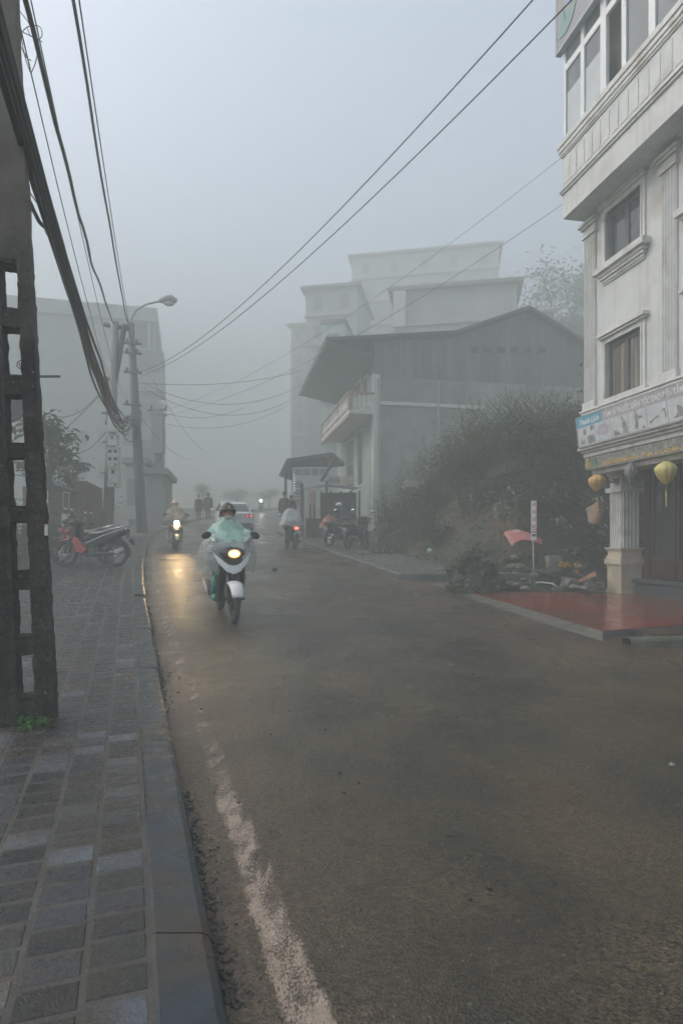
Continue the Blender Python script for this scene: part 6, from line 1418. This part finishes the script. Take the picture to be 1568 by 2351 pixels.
# --- rider going away on the right
p3 = G(667, 1261); a3 = 108
b3_ = make_bike('dark motorcycle with a red tail light riding away near the far kerb', tuple(p3), a3, M_mcd, M_plast, tail=True, pitch=slope_pitch(p3, a3))
r3 = person('person in pale plastic cape leaning forward on the dark motorcycle riding away', tuple(p3), a3, rider_pose(.14), (cloth_m('grey shirt', (.12, .13, .14)), cloth_m('dark blue trousers', (.03, .035, .05)), cloth_m('sandals', (.30, .20, .12))), hat='hair'); r3.rotation_euler = b3_.rotation_euler
poncho(r3, [(0, 1.44, .10, .09, .10, .10), (.15, 1.39, .07, .14, .16, .20), (.4, 1.25, .02, .2, .24, .29), (.75, 1.02, -.06, .26, .36, .36), (1, .86, -.10, .24, .34, .44)], [plastic('pale rain cape', (.42, .47, .47), .72)] * 2, seed=8)
# --- parked red pair on the footpath
f4, r4 = G(148, 1300, .11), G(272, 1303, .11); d4 = f4 - r4; a4 = math.degrees(math.atan2(d4.y, d4.x)); m4 = (f4 + r4) / 2
print('red', f4, r4, a4, d4.length)
k4 = d4.length / 1.20; z4 = gY(m4.y) + .11
rb = make_bike('red and black motorcycle parked on the footpath, nearer of the red pair', (m4.x, m4.y, z4), a4, M_red, M_plast, lean=4, group='parked red motorcycles')
rb.scale = (min(1.12, max(.95, k4)),) * 3
rb2 = copy_tree(rb); off = Vector((-.46, .62)); rb2.location = (m4.x + off.x, m4.y + off.y, gY(m4.y + off.y) + .11); rb2['label'] = 'red motorcycle half hidden behind the nearer red and black one'; rb2.rotation_euler = (R(5), 0, R(a4 - 3))
# --- parked dark pair on the far pavement
for i, (dx, dy, ang, lb, pt) in enumerate([(757, 1256, 60, 'dark motorcycle with round mirrors parked on the far pavement, left of the pair', M_mcd), (800, 1261, 62, 'dark scooter parked beside the bank, right of the dark pair', M_mcd)]):
    q = G(dx, dy, .13); q = q + Vector((math.cos(R(ang)), math.sin(R(ang)), 0)) * .6; q.z = gz(q.x, q.y) + .13
    o = make_bike(lb, tuple(q), ang, pt, M_plast if i == 0 else M_mcd, lean=5, scooter=(i == 1), group='parked dark motorcycles', pitch=slope_pitch(q, ang)); o.scale = (1.05,) * 3
# --- a lone far headlight
pf = P(599, 1143, 52); pf.z = gz(pf.x, pf.y); make_bike('tiny far motorcycle seen only by its headlight in the fog', tuple(pf), -82, M_mcd, lit=((1, .95, .85), 60))
# --- people on foot
def walker(dx, dyf, Y, hgt, head, label, cl, hat='hair'):
    p = P(dx, dyf, Y); o = person(label, tuple(p), head, walk_pose(), cl, hat=hat, hands=True); o.scale = (hgt / 1.72,) * 3
    MB().grid(lambda u, v: ((.03 + (.13 + .05 * v) * math.cos(6.283 * u)) + .012 * math.sin(u * 40) * v, (.185 + .06 * v) * math.sin(6.283 * u), 1.40 - .80 * v), 26, 10, True).build('coat', cl[0], o, smooth=True)
    return o
DK = cloth_m('black coat', (.025, .025, .028)); DK2 = cloth_m('dark brown coat', (.05, .038, .035))
wy = 35.0
walker(478, 1196, wy, 1.66, 100, 'person in a long black coat walking away, right of the distant pair', (DK, DK, DK))
walker(456, 1195, wy + .8, 1.55, 95, 'person in a dark brown coat walking away, left of the distant pair', (DK2, DK, DK))
walker(653, 1216, 25.5, 1.62, 80, 'person in black standing just beyond the rider with the red tail light', (DK, DK, DK))
walker(668, 1212, 26.5, 1.45, 70, 'person in dark clothes half hidden by the tall pale signboard', (DK2, DK, DK))

# ------------------------------------------------------------------ white saloon car driving away
cp = G(541, 1226); ca = 104; cp = cp + Vector((math.cos(R(ca)), math.sin(R(ca)), 0)) * 2.0; cp.z = gz(cp.x, cp.y)
CAR = empty('car', tuple(cp), 0, 'white saloon car driving away with one tail light lit', 'car'); CAR.rotation_euler = (0, R(slope_pitch(cp, ca)), R(ca))
M_carw = pm('white car paint', (.74, .75, .76), .25, var=.05, coat=.6); M_carg = pm('car glass', (.02, .024, .028), .06, spec=.9, var=0)
def loft(stations, ring, close=True):
    m_ = MB(); n = None
    for st_ in stations:
        r_ = ring(st_); n = len(r_); m_.v.extend(r_)
    for i in range(len(stations) - 1):
        for j in range(n): m_.f.append((i * n + j, i * n + (j + 1) % n, (i + 1) * n + (j + 1) % n, (i + 1) * n + j)); m_.m.append(0)
    m_.f.append(tuple(range(n))); m_.f.append(tuple((len(stations) - 1) * n + j for j in range(n))); m_.m += [0, 0]; return m_
def lower(s_):
    x_, w, zb, zs = s_; h = [(-.7 * w, zb), (-.96 * w, zb + .10), (-w, zb + .30), (-.985 * w, zs - .14), (-.90 * w, zs - .02), (-.5 * w, zs + .015)]
    return [(x_, y, z) for y, z in h] + [(x_, -y, z) for y, z in reversed(h)]
lo_ = loft([(-2.22, .72, .38, .92), (-2.17, .80, .30, 1.00), (-2.0, .85, .24, 1.03), (-1.5, .875, .20, 1.02), (-.5, .88, .18, .97), (.6, .88, .18, .95), (1.3, .87, .20, .92), (1.9, .82, .22, .82), (2.15, .70, .30, .70)], lower); lo_.build('body', M_carw, CAR, smooth=True, bevel=0)
def upper(s_):
    x_, w, zb, zt_, wt_ = s_; return [(x_, -w, zb), (x_, -wt_, zt_ - .05), (x_, -wt_ * .85, zt_), (x_, wt_ * .85, zt_), (x_, wt_, zt_ - .05), (x_, w, zb)]
up_ = loft([(-1.85, .76, 1.0, 1.03, .70), (-1.25, .79, .98, 1.40, .60), (-.9, .80, .96, 1.45, .62), (.1, .80, .95, 1.46, .63), (.45, .79, .94, 1.38, .61), (1.15, .76, .92, .98, .70)], upper); cab = up_.build('cabin', M_carw, CAR)
MB().add([(-1.80, -.66, 1.055), (-1.80, .66, 1.055), (-1.27, .53, 1.385), (-1.27, -.53, 1.385)], [(0, 1, 2, 3)]).build('rear_window', M_carg, CAR, loc=(-.025, 0, .012))
for s in (-1, 1):
    MB().add([(-1.15, s * .81, 1.02), (.85, s * .81, 1.0), (.35, s * .66, 1.36), (-1.0, s * .66, 1.38)], [(0, 1, 2, 3)]).build('side_window', M_carg, CAR)
    MB().ell((.62, s * .98, 1.03), (.07, .12, .075), 12, 8).bar((.62, s * .8, .99), (.62, s * .95, 1.01), .03).build('mirror', M_carw, CAR, smooth=True)
    pts = [(s * .82, .93), (s * .80, .80), (s * .62, .82), (s * .36, .85), (s * .36, .90), (s * .60, .93)]
    MB().prism(pts, -2.25, -2.14, 'x').build('tail_light', pm('tail lens', (.16, .02, .02), .25) if s > 0 else pm('lit tail lens', (.35, .05, .05), .25), CAR, bevel=.012)
    if s < 0: MB().ell((-2.255, -.70, .875), (.012, .06, .03), 10, 6).ell((-2.255, -.50, .875), (.012, .045, .025), 10, 6).build('lit_bulb', pm('tail bulb', (1, .1, .1), .4, emit=(1, .10, .12), estr=.9, var=0), CAR, smooth=True)
    MB().box((-2.235, s * .62, .50), (.03, .20, .06)).build('reflector', M_tailoff, CAR, bevel=.01)
    for x_ in (-1.38, 1.32):
        w_ = MB().lathe([(.001, -.1), (.2, -.1), (.21, -.08), (.21, .08), (.2, .1), (.001, .1)], (x_, s * .77, .31), 20, Matrix.Rotation(R(90), 3, 'X')).build('wheel', M_silver, CAR)
        MB().lathe([(.20, -.11), (.29, -.11), (.31, -.07), (.31, .07), (.29, .11), (.20, .11)], (x_, s * .77, .31), 26, Matrix.Rotation(R(90), 3, 'X')).build('tyre', M_tyre, w_, smooth=True)
MB().box((-2.21, 0, .42), (.10, 1.50, .22)).build('bumper', M_plast, CAR, bevel=.03)
MB().box((-2.235, 0, .60), (.03, 1.56, .10)).box((-2.20, 0, .985), (.10, 1.3, .025)).build('bumper_lip', M_carw, CAR, bevel=.02)
MB().box((-2.255, 0, .80), (.012, .46, .16)).build('number_plate', M_plate, CAR)
MB().box((-2.245, 0, .90), (.02, .52, .025)).build('boot_handle', M_chrome, CAR)
MB().prism([(-1.1, 1.44), (-.95, 1.55), (-.88, 1.45)], -.015, .015, 'y').build('antenna', M_carw, CAR)

# ------------------------------------------------------------------ headlamp beams (both lamps are lit in the photograph)
def beam(name, bike, h, fwd, power, spot, r, col):
    d = bpy.data.lights.new(name, 'SPOT'); d.energy = power; d.spot_size = R(spot); d.spot_blend = .9; d.shadow_soft_size = r; d.color = col
    o = bpy.data.objects.new(name, d); COL.objects.link(o)
    bpy.context.view_layer.update(); mw = bike.matrix_world; p = mw @ Vector((fwd, 0, h)); o.location = p
    dr = (mw.to_3x3() @ Vector((1, 0, -.06))); o.rotation_euler = dr.to_track_quat('-Z', 'Y').to_euler(); o.parent = bike; o.matrix_parent_inverse = bike.matrix_world.inverted(); return o
beam('headlamp_beam', hero, 1.0, .72, 3, 110, .05, (1, .78, .48))
beam('headlamp_beam', b2_, .95, .80, 6, 50, .05, (1, .74, .42))

# ------------------------------------------------------------------ haze
mz = bpy.data.materials.new('fog'); mz.use_nodes = True; nt = mz.node_tree; nt.nodes.remove(nt.nodes['Principled BSDF'])
pv = nt.nodes.new('ShaderNodeVolumePrincipled'); pv.inputs['Color'].default_value = (.50, .537, .525, 1); pv.inputs['Density'].default_value = FOG_D; pv.inputs['Anisotropy'].default_value = .0
nt.links.new(pv.outputs[0], nt.nodes['Material Output'].inputs['Volume'])
hzb = MB().span(-83, 83, -17, 133, -2.6, 40).build('haze', mz); hzb['kind'] = 'stuff'; hzb['label'] = 'thick pale fog filling the street'
